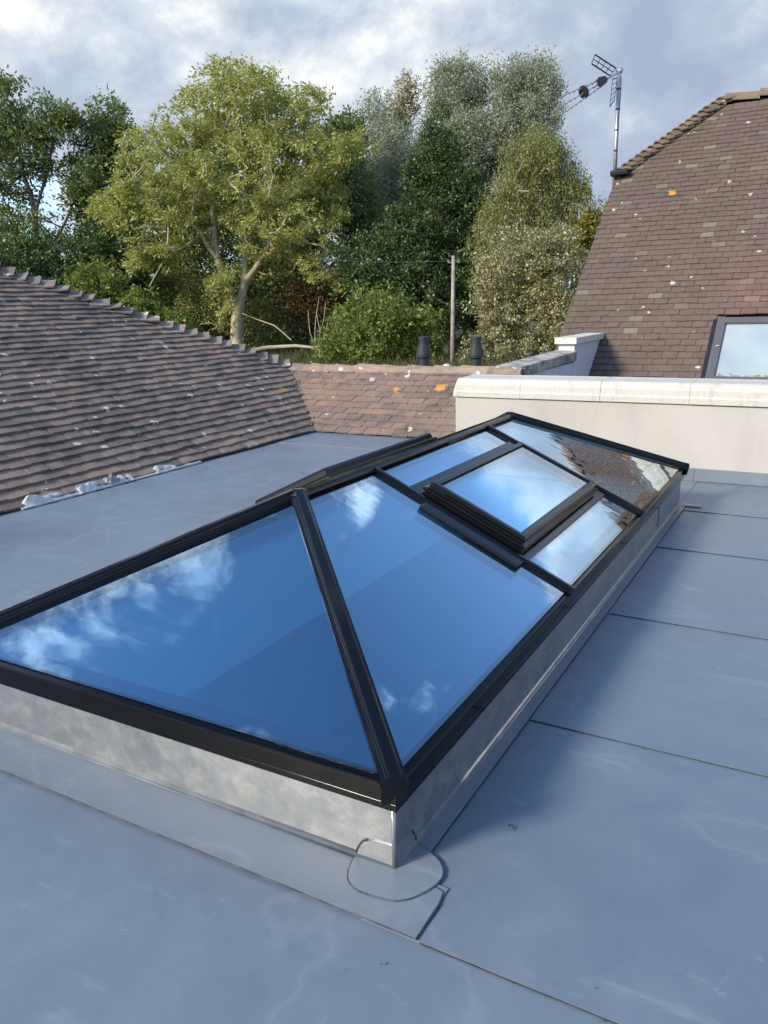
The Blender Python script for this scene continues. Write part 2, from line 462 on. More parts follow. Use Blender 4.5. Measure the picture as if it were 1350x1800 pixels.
# ------------------------------------------------------------------ flat roof deck with an opening under the lantern
HX0, HX1, HY0, HY1 = -LW + 0.045, -0.045, 0.045, LL - 0.045        # clear opening
DX0, DX1, DY0, DY1 = -3.62, 3.2, -4.2, 4.9
mb = MB()
for a, b in (((DX0, DY0), (DX1, HY0)), ((DX0, HY1), (DX1, DY1)), ((DX0, HY0), (HX0, HY1)), ((HX1, HY0), (DX1, HY1))):
    mb.box((a[0], a[1], -0.30), (b[0], b[1], -0.004))
flat_roof = structure(obj('flat_roof', mb, M_MEM))
# lapped membrane sheets: each rises over the one before at its near edge
def sheet(x0, x1, y0, y1, z0=0.005, z1=0.001, mat=M_MEM):
    m_ = MB(); nx = 8
    tb = [(x0 + (x1 - x0) * i / nx) for i in range(nx + 1)]
    vs = []
    for i, x in enumerate(tb):
        w = random.uniform(-0.0015, 0.0015)
        vs += [(x, y0 + w, -0.0035), (x, y0 + w, z0), (x, y1, z1), (x, y1, -0.0035)]
    fs = []
    for i in range(nx):
        a = 4 * i; b = a + 4
        fs += [(a, b, b + 1, a + 1), (a + 1, b + 1, b + 2, a + 2), (a + 2, b + 2, b + 3, a + 3)]
    m_.add(vs, fs)
    return obj('membrane_sheet', m_, mat, flat_roof)


sheet(DX0 + 0.02, DX1, DY0, -0.134, 0.003, 0.001)
RS = [-0.137, 0.680, 1.513, 2.385, 3.090, PAR_Y + 0.1]
for i in range(5): sheet(0.004, DX1, RS[i], RS[i + 1] + 0.04 if i < 4 else RS[i + 1])
LS = [-0.137, 4.05, DY1]
for i in range(2): sheet(DX0 + 0.02, -LW - 0.004, LS[i], LS[i + 1] + (0.04 if i < 1 else 0))
sheet(-LW - 0.003, 0.003, LL + 0.004, DY1)


def bead(pts, r=0.0026, mat=M_BEAD, parent=flat_roof, name='seam_bead', n=5):
    # irregular sealant bead following a seam
    P = [np.array(q, float) for q in pts]; out_ = []
    for a, b in zip(P[:-1], P[1:]):
        k = max(2, int(np.linalg.norm(b - a) / 0.05))
        out_ += [a + (b - a) * i / k for i in range(k)]
    out_.append(P[-1])
    out_ = [q + np.array([random.uniform(-1, 1), random.uniform(-1, 1), 0]) * 0.0006 for q in out_]
    m_ = MB(); m_.tube(out_, [r * random.uniform(0.7, 1.1) for _ in out_], n)
    return obj(name, m_, mat, parent)


for y in RS[1:5]: bead([(0.045, y - 0.002, 0.003), (DX1, y - 0.002, 0.003)], 0.0013)
bead([(0.125, -0.140, 0.003), (DX1, -0.140, 0.003)], 0.0014)
bead([(-3.3, 4.047, 0.003), (-1.43, 4.047, 0.003)], 0.0022, M_FILLET)

# the rest of the low roof behind the parapet, hidden from here
mb = MB(); mb.box((-1.80, PAR_Y + 0.25, -0.35), (6.0, 8.3, -0.06))
structure(obj('rear_roof_deck', mb, M_MEM))
# outer walls under the flat roof
mb = MB()
for a, b in (((DX0, DY0), (DX1, DY0 + 0.25)), ((DX1 - 0.25, DY0 + 0.25), (DX1, DY1)), ((DX0, DY0 + 0.25), (DX0 + 0.25, DY1)), ((DX0 + 0.25, DY1 - 0.25), (DX1 - 0.25, DY1))):
    mb.box((a[0], a[1], GROUND_Z), (b[0], b[1], -0.302))
structure(obj('wall', mb, M_BRICK))

# room under the lantern
RX0, RX1, RY0, RY1, RZ0, RZ1 = -2.7, 1.1, -0.9, 4.1, GROUND_Z + 0.05, -0.32
mb = MB(); mb.box((RX0, RY0, RZ0 - 0.04), (RX1, RY1, RZ0)); structure(obj('room_floor', mb, M_ROOMFLOOR))
for nm, a, b in (('wall_left', (RX0 - 0.1, RY0, RZ0), (RX0, RY1, RZ1)), ('wall_right', (RX1, RY0, RZ0), (RX1 + 0.1, RY1, RZ1)),
                 ('wall_near', (RX0, RY0 - 0.1, RZ0), (RX1, RY0, RZ1)), ('wall_far', (RX0, RY1, RZ0), (RX1, RY1 + 0.1, RZ1))):
    mb = MB(); mb.box(a, b); structure(obj(nm, mb, M_ROOMWALL))
mb = MB()
for a, b in (((RX0, RY0), (RX1, HY0)), ((RX0, HY1), (RX1, RY1)), ((RX0, HY0), (HX0, HY1)), ((HX1, HY0), (RX1, HY1))):
    mb.box((a[0], a[1], RZ1), (b[0], b[1], RZ1 + 0.015))
ceil = structure(obj('ceiling', mb, M_INNER))
T = 0.012
for a, b in (((HX0, HY0, RZ1 - 0.002), (HX0 + T, HY1, 0.105)), ((HX1 - T, HY0, RZ1 - 0.002), (HX1, HY1, 0.105)),
             ((HX0 + T, HY0, RZ1 - 0.002), (HX1 - T, HY0 + T, 0.105)), ((HX0 + T, HY1 - T, RZ1 - 0.002), (HX1 - T, HY1, 0.105))):
    mb = MB(); mb.box(a, b); obj('shaft_lining', mb, M_INNER, ceil)
# white bead round the top of the shaft
for a, b in (((HX0, HY0, 0.106), (HX0 + 0.042, HY1, 0.137)), ((HX1 - 0.042, HY0, 0.106), (HX1, HY1, 0.137)),
             ((HX0 + 0.042, HY0, 0.106), (HX1 - 0.042, HY0 + 0.042, 0.137)), ((HX0 + 0.042, HY1 - 0.042, 0.106), (HX1 - 0.042, HY1, 0.137))):
    mb = MB(); mb.box(a, b); obj('shaft_trim', mb, M_INNER, ceil)

# pendant lamp and a loose cable seen through the glass
pl = thing('pendant_lamp', 'dark round pendant lamp on a cord below the skylight glass', 'lamp', (-0.86, 0.72, RZ1))
mb = MB(); mb.tube([(-0.62, 0.95, RZ1), (-0.74, 0.84, -0.42), (-0.84, 0.74, -0.56)], 0.006, 6); obj('cord', mb, M_PLASTIC, pl)
mb = MB(); mb.lathe((-0.86, 0.72, -0.60), [(0.004, 0.03), (0.03, 0.028), (0.046, 0.010), (0.05, -0.012), (0.002, -0.014)], 20); obj('lamp_shade', mb, M_PLASTIC, pl, smooth=True)
mb = MB()
mb.tube([(HX0 + 0.03, 1.98, 0.118), (HX0 + 0.05, 1.97, 0.05), (HX0 + 0.06, 1.93, -0.01), (HX0 + 0.05, 1.87, -0.035), (HX0 + 0.05, 1.85, -0.01), (HX0 + 0.05, 1.92, 0.0), (HX0 + 0.05, 2.06, -0.01), (HX0 + 0.04, 2.11, 0.02), (HX0 + 0.03, 2.09, 0.118)], 0.003, 6)
tag(obj('loose_cable', mb, M_PLASTIC), 'thin dark looped cable hanging inside the skylight shaft', 'cable')

# ------------------------------------------------------------------ the roof lantern
lan = thing('roof_lantern', 'large black framed hipped glass roof lantern standing on the grey flat roof', 'skylight', (-LW / 2, LL / 2, 0))
# kerb: four upstands, mitred, with rounded corner
def ring_side(prof, side, rect):
    """one mitred side of a frame: prof = [(outward, z)], rect = (x0,x1,y0,y1)"""
    x0, x1, y0, y1 = rect
    cs = {'near': ((x0, y0, -1, -1), (x1, y0, 1, -1)), 'right': ((x1, y0, 1, -1), (x1, y1, 1, 1)),
          'far': ((x1, y1, 1, 1), (x0, y1, -1, 1)), 'left': ((x0, y1, -1, 1), (x0, y0, -1, -1))}[side]
    m_ = MB()
    return m_.loft([[(cx + sx * d, cy + sy * d, z) for d, z in prof] for cx, cy, sx, sy in cs])


RECT = (-LW, 0.0, 0.0, LL)
SIDES = ('near', 'right', 'far', 'left')
KPROF = [(-0.045, -0.30), (0.0, -0.002), (0.0, 0.02), (-0.0005, 0.149), (-0.045, 0.149)]
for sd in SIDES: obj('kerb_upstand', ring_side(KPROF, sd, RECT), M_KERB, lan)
FIL = [(-0.001, 0.006), (0.012, 0.006), (0.007, 0.0105), (0.003, 0.013), (0.001, 0.020), (-0.001, 0.021)]
for sd in SIDES: obj('kerb_fillet', ring_side(FIL, sd, RECT), M_FILLET, lan, smooth=True)
# lap strip along the near kerb and flange along the other sides
mb = MB(); mb.box((-LW - 0.05, -0.137, 0.0062), (0.116, 0.001, 0.0080)); obj('lap_strip', mb, M_MEM2, lan)
mb = MB(); mb.box((0.0, 0.0015, 0.0062), (0.040, LL + 0.04, 0.0085)); obj('lap_strip', mb, M_MEM2, lan, bevel=0.001)
mb = MB(); mb.box((-LW - 0.12, 0.0015, 0.0062), (-LW + 0.001, LL + 0.04, 0.0085)); obj('lap_strip', mb, M_MEM2, lan, bevel=0.001)
bead([(-LW - 0.05, -0.139, 0.0068), (0.04, -0.139, 0.0068), (0.118, -0.138, 0.0068)], 0.0018, parent=lan, mat=simple('bead_pale', (0.085, 0.092, 0.105), 0.75, var=0.5, scale=25, spec=0.2))
bead([(0.118, -0.138, 0.007), (0.119, -0.05, 0.007), (0.112, -0.012, 0.007), (0.085, -0.004, 0.007)], 0.0024, parent=lan)
bead([(0.042, 0.03, 0.0068), (0.042, 1.0, 0.0068), (0.042, LL, 0.0068)], 0.0018, parent=lan)
# rounded reinforcing patch at the near corner: a disc on the roof and two tongues up the kerb
mb = MB(); nseg = 40
A0 = R(-178); A1 = R(92); rp = 0.088
ring = []
for i in range(nseg + 1):
    t = A0 + (A1 - A0) * i / nseg
    rr = rp * (1 + 0.05 * math.sin(2.3 * t + 1) + 0.03 * math.sin(5 * t))
    ring.append((rr * math.cos(t), rr * math.sin(t)))
vs = [(0, 0, 0.0122)] + [(x, y, 0.0112) for x, y in ring] + [(x * 1.01, y * 1.01, 0.0088) for x, y in ring]
fs = [(0, i + 1, i + 2) for i in range(nseg)] + [(i + 1, i + 2 + nseg, i + 3 + nseg, i + 2) for i in range(nseg)]
mb.add(vs, fs); obj('corner_patch', mb, M_MEM2, lan, smooth=False)
bead([(x * 1.012, y * 1.012, 0.0095) for x, y in ring], 0.0019, parent=lan, mat=simple('bead_dark', (0.075, 0.082, 0.092), 0.75, var=0.6, scale=30, spec=0.2))
mb = MB(); prof = [(0, 0.012), (-0.086, 0.012), (-0.083, 0.03), (-0.07, 0.050), (-0.045, 0.060), (0, 0.062)]
mb.add([(x, -0.0022, z) for x, z in prof] + [(x, -0.0004, z) for x, z in prof], [(0, 1, 2, 3, 4, 5)] + [(i, i + 1, i + 7, i + 6) for i in range(5)])
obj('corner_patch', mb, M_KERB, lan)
mb = MB(); mb.add([(0.0022, -x, z) for x, z in prof] + [(0.0004, -x, z) for x, z in prof], [(0, 1, 2, 3, 4, 5)] + [(i, i + 1, i + 7, i + 6) for i in range(5)])
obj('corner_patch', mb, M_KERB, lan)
bead([(-0.088, -0.003, 0.018), (-0.083, -0.003, 0.032), (-0.071, -0.003, 0.050), (-0.06, -0.003, 0.056)], 0.0022, parent=lan)
bead([(0.003, 0.088, 0.018), (0.003, 0.083, 0.032), (0.003, 0.071, 0.050)], 0.0022, parent=lan)
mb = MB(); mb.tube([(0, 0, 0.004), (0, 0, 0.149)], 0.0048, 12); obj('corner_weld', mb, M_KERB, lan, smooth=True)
# welded lap piece towards the far end of the right kerb
mb = MB(); mb.box((0.0004, 2.62, 0.03), (0.0030, LL - 0.005, 0.149)); obj('kerb_lap', mb, M_MEM2, lan, bevel=0.001)
mb = MB(); mb.box((0.02, LL - 0.04, 0.0085), (0.115, LL + 0.02, 0.0115)); obj('corner_patch', mb, M_FILLET, lan, bevel=0.001)

# eaves beams
EPROF = [(-0.055, 0.1495), (0.013, 0.1495), (0.016, 0.1515), (0.016, 0.1655), (0.0145, 0.167), (0.0175, 0.169), (0.0175, 0.203), (0.0145, 0.2065), (0.004, 0.2105), (0.001, 0.2035), (-0.055, 0.2220 - 0.004)]
for sd in SIDES: obj('eaves_beam', ring_side(EPROF, sd, RECT), M_FASCIA, lan, bevel=0.0012)
IPROF = [(-0.010, 0.186), (-0.050, 0.2035), (-0.050, 0.150), (-0.030, 0.150)]
CA, SA = math.cos(math.atan2(ZR - ZT, LW / 2 + OV)), math.sin(math.atan2(ZR - ZT, LW / 2 + OV))
MX = -LW / 2
Rn = np.array([MX, INS, ZR]); Rf = np.array([MX, LL - INS, ZR])
E = {'nr': np.array([OV, -OV, ZT]), 'nl': np.array([-LW - OV, -OV, ZT]), 'fr': np.array([OV, LL + OV, ZT]), 'fl': np.array([-LW - OV, LL + OV, ZT])}
SLEN = math.hypot(ZR - ZT, LW / 2 + OV)


def sp(side, y, s, hgt=0.0):
    """point on the right (+1) or left (-1) slope: y along, s up the slope from the eave, hgt off the glass"""
    x = OV - s * CA + hgt * SA; z = ZT + s * SA + hgt * CA
    return np.array([x if side > 0 else -LW - x, y, z])


def pane(name, pts, nrm, mat, parent, th=0.014, up=0.0):
    nrm = np.asarray(nrm, float); nrm = nrm / np.linalg.norm(nrm)
    m_ = MB(); m_.loft([[np.asarray(q) - nrm * th for q in pts], [np.asarray(q) + nrm * up for q in pts]])
    return obj(name, m_, mat, parent)


G0 = 0.016      # glass starts this far up the slope
gx = {1: np.array([SA, 0, CA]), -1: np.array([-SA, 0, CA])}
def hipy(s): return -OV + s * (INS + OV) / SLEN            # y of the near hip at slope distance s
for sdn in (1, -1):
    s1 = SLEN - 0.012
    pane('glass_pane', [sp(sdn, hipy(G0) + 0.012, G0), sp(sdn, Y1 - 0.01, G0), sp(sdn, Y1 - 0.01, s1), sp(sdn, hipy(s1) + 0.012, s1)], gx[sdn], M_GLASS, lan)
    yf = lambda s: LL - hipy(s) - 0.012
    pane('glass_pane', [sp(sdn, Y2 + 0.01, G0), sp(sdn, yf(G0), G0), sp(sdn, yf(s1), s1), sp(sdn, Y2 + 0.01, s1)], gx[sdn], M_GLASS, lan)
    pane('glass_pane', [sp(sdn, Y1 + 0.01, G0), sp(sdn, Y2 - 0.01, G0), sp(sdn, Y2 - 0.01, 0.180), sp(sdn, Y1 + 0.01, 0.180)], gx[sdn], M_GLASS, lan)
    pane('glass_pane', [sp(sdn, Y1 + 0.01, 0.632), sp(sdn, Y2 - 0.01, 0.632), sp(sdn, Y2 - 0.01, s1), sp(sdn, Y1 + 0.01, s1)], gx[sdn], M_GLASS, lan)
HS = math.hypot(ZR - ZT, INS + OV); hc, hs = (INS + OV) / HS, (ZR - ZT) / HS
def hp(near, x_, s):
    y = -OV + s * hc; z = ZT + s * hs
    return np.array([x_, y if near else LL - y, z])
for near in (True, False):
    def hx(s, sg): return MX + sg * (LW / 2 + OV) * (1 - s / HS) - sg * 0.012
    pane('glass_pane', [hp(near, hx(G0, -1), G0), hp(near, hx(G0, 1), G0), hp(near, hx(HS - 0.02, 1), HS - 0.02), hp(near, hx(HS - 0.02, -1), HS - 0.02)],
         (0, -hs if near else hs, hc), M_GLASS, lan)
# black inner rim under the glass edge
for sd in SIDES: obj('glazing_rim', ring_side([(-0.004, 0.196), (-0.055, 0.2185), (-0.055, 0.150), (-0.004, 0.150)], sd, (-LW, 0, 0, LL)), M_BLACK, lan)


def stepped(wb, wm, wc, h0, h1, h2):
    half = [(wb, -0.012), (wb, h0), (wm, h0), (wm * 0.97, h1), (wc + 0.003, h1), (wc, h1 + 0.003), (wc, h2 - 0.003), (wc - 0.004, h2)]
    return [(w, q) for w, q in half] + [(-w, q) for w, q in reversed(half)]


HIPP = stepped(0.026, 0.021, 0.0145, 0.005, 0.010, 0.023)
for k, rp_, sy in (('nr', Rn, -1), ('nl', Rn, -1), ('fr', Rf, 1), ('fl', Rf, 1)):
    sx = 1 if k[1] == 'r' else -1
    upv = np.array([sx * SA, sy * hs, 2 * CA])
    d = rp_ - E[k]; d /= np.linalg.norm(d)
    mb = MB(); mb.beam(E[k] + d * 0.004, rp_ - d * 0.01, upv, HIPP); hb = obj('hip_bar', mb, M_BLACK, lan, bevel=0.0012)
    # end cap where the hip meets the eaves
    mb = MB(); mb.beam(E[k] + d * -0.006, E[k] + d * 0.004, upv, [(-0.026, -0.04), (0.026, -0.04), (0.026, 0.008), (0.017, 0.024), (-0.017, 0.024), (-0.026, 0.008)])
    obj('hip_end_cap', mb, M_BLACK2, hb)
mb = MB(); mb.beam(Rn - (0, 0.02, 0), Rf + (0, 0.02, 0), (0, 0, 1), stepped(0.032, 0.026, 0.016, -0.002, 0.005, 0.013)); obj('ridge_bar', mb, M_BLACK, lan)
for rp_ in (Rn, Rf):
    mb = MB(); mb.lathe(rp_ + (0, 0, -0.008), [(0.028, 0.0), (0.030, 0.010), (0.024, 0.024), (0.016, 0.028), (0.004, 0.029)], 8); obj('ridge_hub', mb, M_BLACK, lan)
BARP = stepped(0.024, 0.018, 0.010, 0.004, 0.009, 0.016)
for sdn in (1, -1):
    for y in (Y1, Y2):
        mb = MB(); mb.beam(sp(sdn, y, 0.0), sp(sdn, y, SLEN - 0.02), gx[sdn], BARP); b_ = obj('glazing_bar', mb, M_BLACK, lan, bevel=0.001)
        mb = MB(); mb.beam(sp(sdn, y, -0.004), sp(sdn, y, 0.004), gx[sdn], [(-0.028, -0.03), (0.028, -0.03), (0.028, 0.006), (0.012, 0.020), (-0.012, 0.020), (-0.028, 0.006)])
        obj('bar_end_cap', mb, M_BLACK2, b_)
    for s0, s1_ in ((0.170, 0.215), (0.585, 0.645)):
        mb = MB(); mb.loft([[sp(sdn, Y1 + 0.02, s0, -0.02), sp(sdn, Y1 + 0.02, s1_, -0.02), sp(sdn, Y1 + 0.02, s1_, 0.006), sp(sdn, Y1 + 0.02, s0, 0.006)],
                            [sp(sdn, Y2 - 0.02, s0, -0.02), sp(sdn, Y2 - 0.02, s1_, -0.02), sp(sdn, Y2 - 0.02, s1_, 0.006), sp(sdn, Y2 - 0.02, s0, 0.006)]])
        obj('transom', mb, M_BLACK2, lan)
    # opening vent: stepped raised frame with its own pane
    vy0, vy1, vs0, vs1 = 1.180, 2.055, 0.213, 0.585
    lift = 1.0 if sdn > 0 else 1.3
    vprof = [(0.012, 0.0), (0.012, 0.010), (0.006, 0.014), (0.006, 0.020), (0.014, 0.022), (0.014, 0.030), (0.0, 0.034), (0.0, 0.048), (-0.006, 0.055), (-0.024, 0.055), (-0.031, 0.049), (-0.031, 0.0)]
    cor = [(vy0, vs0, -1, -1), (vy1, vs0, 1, -1), (vy1, vs1, 1, 1), (vy0, vs1, -1, 1)]
    vent = None
    for i in range(4):
        a, b = cor[i], cor[(i + 1) % 4]
        mb = MB(); mb.loft([[sp(sdn, c[0] + c[2] * d, c[1] + c[3] * d, hh * lift) for d, hh in vprof] for c in (a, b)])
        if vent is None:
            base = MB(); base.loft([[sp(sdn, y, s, hh) for y, s in ((vy0 + .03, vs0 + .03), (vy1 - .03, vs0 + .03), (vy1 - .03, vs1 - .03), (vy0 + .03, vs1 - .03))] for hh in (0.036 * lift, 0.048 * lift)])
            vent = obj('vent', base, M_GLASSV, lan, label='raised opening vent glazed in blue glass' if sdn > 0 else 'raised opening vent on the far slope')
        obj('vent_frame', mb, M_BLACK2, vent, bevel=0.001)
    if sdn > 0:
        mb = MB(); mb.loft([[sp(sdn, 1.062, s, hh) for s, hh in ((0.17, 0.001), (0.55, 0.001), (0.548, 0.014), (0.172, 0.014))], [sp(sdn, 1.107, s, hh) for s, hh in ((0.17, 0.001), (0.55, 0.001), (0.548, 0.016), (0.172, 0.016))]])
        obj('actuator_cover', mb, M_BLACK2, lan, bevel=0.003)

# ------------------------------------------------------------------ tiled roofs
def tile_mesh(w, l, t, seed):
    rnd = random.Random(seed); m_ = MB(); nx = 4
    top0 = []; top1 = []; bot0 = []; bot1 = []
    sag = rnd.uniform(-0.002, 0.003); tw = rnd.uniform(-0.003, 0.003)
    for i in range(nx + 1):
        u = i / nx; x = (u - 0.5) * w
        z = sag * (1 - (2 * u - 1) ** 2) + tw * (u - 0.5)
        e = rnd.uniform(-0.0025, 0.0025)
        top0.append((x, e, t + z)); bot0.append((x, e, z)); top1.append((x, l, t + z)); bot1.append((x, l, z))
    n = nx + 1
    vs = bot0 + top0 + top1 + bot1; fs = []
    for i in range(nx):
        fs += [(i, i + 1, n + i + 1, n + i), (n + i, n + i + 1, 2 * n + i + 1, 2 * n + i), (2 * n + i, 2 * n + i + 1, 3 * n + i + 1, 3 * n + i)]
    fs += [(0, n, 2 * n, 3 * n), (nx, 3 * n + nx, 2 * n + nx, n + nx)]
    m_.add(vs, fs); return m_.mesh('tile')


def lay_tiles(parent, origin, ax, up, nrm, w, gauge, t, courses, urange, inside, clips, mat_o, mat_a, limit=300, ragged=0.004):
    """plain tiles in broken bond on the plane origin + u*ax + s*up; clips = [(point, normal)] keeps the side against the normal"""
    origin, ax, up, nrm = (np.asarray(q, float) for q in (origin, ax, up, nrm))
    var = [tile_mesh(w * random.uniform(0.965, 0.985), gauge * 1.9, t, 100 + i) for i in range(6)]
    for m_ in var: m_.materials.append(mat_o)
    slots = []
    for c in range(courses):
        s = c * gauge; off = 0.5 * w * (c % 2) + random.uniform(-0.008, 0.008)
        wav = random.uniform(-0.003, 0.003)
        k0 = int(math.floor((urange[0] - off) / w)); k1 = int(math.ceil((urange[1] - off) / w))
        for k in range(k0, k1 + 1):
            u = off + k * w
            if not inside(u, s, w, gauge): continue
            jit = random.uniform(-ragged, ragged)
            tilt = math.atan2(t * 0.92, gauge) * random.uniform(0.9, 1.12)
            yaw = random.gauss(0, 0.014); rl = random.gauss(0, 0.014)
            o = origin + ax * u + up * (s + jit + wav) + nrm * (t * 0.92 + 0.012 + random.uniform(0, 0.003))
            B = Matrix(((ax[0], up[0], nrm[0], o[0]), (ax[1], up[1], nrm[1], o[1]), (ax[2], up[2], nrm[2], o[2]), (0, 0, 0, 1)))
            Mx = B @ Matrix.Rotation(yaw, 4, 'Z') @ Matrix.Rotation(-tilt, 4, 'X') @ Matrix.Rotation(rl, 4, 'Y')
            px, py, pz = project(o + up * gauge / 2)
            vis = pz > 0 and -10 < px < 1360 and -10 < py < 1810
            slots.append((vis, pz, Mx, random.randrange(6)))
    order = sorted(range(len(slots)), key=lambda i: (not slots[i][0], slots[i][1]))
    single = set(order[:limit]) if len(slots) > limit else set(order)
    mv, mf, mr = [], [], []
    for i, (vis, pz, Mx, vi) in enumerate(slots):
        me = var[vi]
        need = None
        co = [Mx @ v.co for v in me.vertices]
        for cp, cn in clips:
            d = [(q - Vector(cp)).dot(Vector(cn)) for q in co]
            if min(d) > 0: need = 'drop'; break
            if max(d) > 0: need = 'cut'
        if need == 'drop': continue
        if need == 'cut':
            bm = bmesh.new(); bm.from_mesh(me); bm.transform(Mx)
            for cp, cn in clips:
                bmesh.ops.bisect_plane(bm, geom=bm.verts[:] + bm.edges[:] + bm.faces[:], plane_co=cp, plane_no=cn, clear_outer=True)
                ed = [e for e in bm.edges if e.is_boundary]
                if ed: bmesh.ops.holes_fill(bm, edges=ed, sides=0)
            if i in single and len(bm.faces):
                m2 = bpy.data.meshes.new('tile'); bm.to_mesh(m2); m2.materials.append(mat_o)
                link(bpy.data.objects.new('tile', m2), parent)
            elif len(bm.faces):
                bm.verts.index_update(); b0 = len(mv); rv = random.random()
                mv += [v.co[:] for v in bm.verts]
                for f_ in bm.faces: mf.append([b0 + v.index for v in f_.verts]); mr.append(rv)
            bm.free(); continue
        if i in single:
            o = bpy.data.objects.new('tile', me); o.matrix_world = Mx; link(o, parent)
        else:
            b0 = len(mv); mv += [q[:] for q in co]; rv = random.random()
            for p_ in me.polygons: mf.append([b0 + v for v in p_.vertices]); mr.append(rv)
    if mf:
        m2 = bpy.data.meshes.new('tiles_beyond'); m2.from_pydata(mv, [], mf); m2.materials.append(mat_a)
        at_ = m2.attributes.new('rnd', 'FLOAT', 'FACE'); at_.data.foreach_set('value', np.array(mr, np.float32))
        o = bpy.data.objects.new('tiles_beyond', m2); link(o, parent); o['kind'] = 'stuff'


def bonnet_mesh(l, w, drop, t, curve, n=6, lf=0.035):
    """hip tile: arched strip, y along the hip (downhill end at y=0, lifted)"""
    m_ = MB(); rings = []
    for yy, lift in ((0.0, 1.0), (l * 0.5, 0.45), (l, 0.0)):
        top = []; bot = []
        for i in range(n + 1):
            a = -1 + 2 * i / n
            z = -drop * (abs(a) ** curve)
            ww = w * (1.0 if yy == 0 else 0.92)
            top.append((a * ww, yy, z + lift * lf)); bot.append((a * ww * 0.97, yy, z + lift * lf - t))
        rings.append(top + bot[::-1])
    m_.loft(rings); return m_.mesh('hip_tile')


P28 = R(28); c28, s28, t28 = math.cos(P28), math.sin(P28), math.tan(P28)
DV = 0.88                                    # plan depth of the back roof slope
V = np.array([EAVE_X - DV, BACK_Y + DV, DV * t28])
AMAX = 3.5

# --- left hipped roof
lr = thing('hipped_roof', 'weathered brown tiled hipped roof sloping down to the flat roof, white lichen spots', 'roof', (EAVE_X - 1.5, 2.5, GROUND_Z))
mb = MB()
b = lambda a, y, dz=-0.03: (EAVE_X - a, y, a * t28 + dz)
mb.add([b(0.02, -1.2), b(0.02, BACK_Y), b(DV, BACK_Y + DV), b(AMAX, BACK_Y + 2 * DV - AMAX), b(AMAX, -1.2),
        (EAVE_X - DV, BACK_Y + DV, 0.0), (EAVE_X - AMAX, BACK_Y + DV * 2, DV * t28 - 0.5)], [(0, 1, 2, 3, 4), (2, 6, 3), (2, 5, 6)])
obj('roof_deck', mb, M_UNDER, lr)
mb = MB(); mb.box((EAVE_X - AMAX, -1.2, GROUND_Z), (EAVE_X - 0.30, BACK_Y + 0.6, -0.05)); obj('wall', mb, M_BRICK, lr)
vp = Vector((EAVE_X, BACK_Y, 0)); vn = Vector((1, 1, 0)).normalized()       # valley: keep y-BACK_Y < -(x-EAVE_X)
hpn = Vector((-1, 1, 0)).normalized()                                       # hip
def in_left(u, s, w, gg):
    a = s * c28; lim = BACK_Y + a if a < DV else BACK_Y + 2 * DV - a
    return u < lim + w * 0.9
w_, gg_ = 0.145, 0.087
# one call with both clip planes: the valley plane only cuts low courses, the hip plane only high ones
lay_tiles(lr, (EAVE_X + 0.02, 0, -0.012), (0, -1, 0), (-c28, 0, s28), (s28, 0, c28), w_, gg_, 0.015, 42, (-6.0, -0.4),
          lambda u, s, w, gg: in_left(-u, s, w, gg),
          [((V[0], V[1], 0), tuple(hpn)), (tuple(vp), (0.7071, 0.7071, 0))], M_TL_O, M_TL_A, 300, 0.006)
bm_ = [bonnet_mesh(0.165, 0.098 * k, 0.058, 0.014, 1.1, lf=0.055) for k in (0.95, 1.0, 1.06)]
for m_ in bm_: m_.materials.append(M_BONNET)
hd = np.array([-1, -1, t28]); hl = np.linalg.norm(hd); hd = hd / hl
hside = np.cross(hd, (0, 0, 1)); hside /= np.linalg.norm(hside); hup = np.cross(hside, hd)
for i in range(27):
    q = V + hd * (0.02 + i * 0.121 + random.uniform(-0.012, 0.012)) + hup * (0.052 + random.uniform(-0.008, 0.008))
    if q[2] > 1.75: break
    o = bpy.data.objects.new('bonnet_tile', random.choice(bm_))
    o.matrix_world = Matrix(((hside[0], hd[0], hup[0], q[0]), (hside[1], hd[1], hup[1], q[1]), (hside[2], hd[2], hup[2], q[2]), (0, 0, 0, 1))) @ Matrix.Rotation(random.gauss(-0.05, 0.05), 4, 'X') @ Matrix.Rotation(random.gauss(0, 0.10), 4, 'Y') @ Matrix.Rotation(random.gauss(0, 0.08), 4, 'Z')
    link(o, lr)

# --- low back roof
br = thing('back_roof', 'low orange-brown tiled roof with mortared ridge between hipped roof and parapet', 'roof', (-2.9, BACK_Y + DV, GROUND_Z))
BX1 = -1.72
mb = MB()
mb.add([(EAVE_X - 0.02, BACK_Y + 0.02, -0.03), (BX1, BACK_Y + 0.02, -0.03), (BX1, BACK_Y + DV, DV * t28 - 0.03), (EAVE_X - DV, BACK_Y + DV, DV * t28 - 0.03),
        (BX1, BACK_Y + 2 * DV + 0.4, -0.25), (EAVE_X - DV - 1.3, BACK_Y + 2 * DV + 0.4, -0.25)], [(0, 1, 2, 3), (3, 2, 4, 5)])
obj('roof_deck', mb, M_UNDER, br)
mb = MB(); mb.box((EAVE_X - DV - 1.0, BACK_Y + 0.75, GROUND_Z), (BX1, BACK_Y + 2 * DV, -0.28)); obj('wall', mb, M_BRICK, br)
lay_tiles(br, (0, BACK_Y - 0.02, -0.012), (1, 0, 0), (0, c28, s28), (0, -s28, c28), 0.145, 0.092, 0.014, 11, (EAVE_X - DV - 0.2, BX1 + 0.02),
          lambda u, s, w, gg: s * c28 < DV + 0.02 and u > EAVE_X - s * c28 - w * 0.8 and u < BX1 + 0.05,
          [(tuple(vp), (-0.7071, -0.7071, 0)), ((BX1, 0, 0), (1, 0, 0))], M_TB_O, M_TB_O, 300, 0.008)
rm_ = [bonnet_mesh(0.30, 0.085, 0.060, 0.02, 1.6, 8) for _ in range(2)]
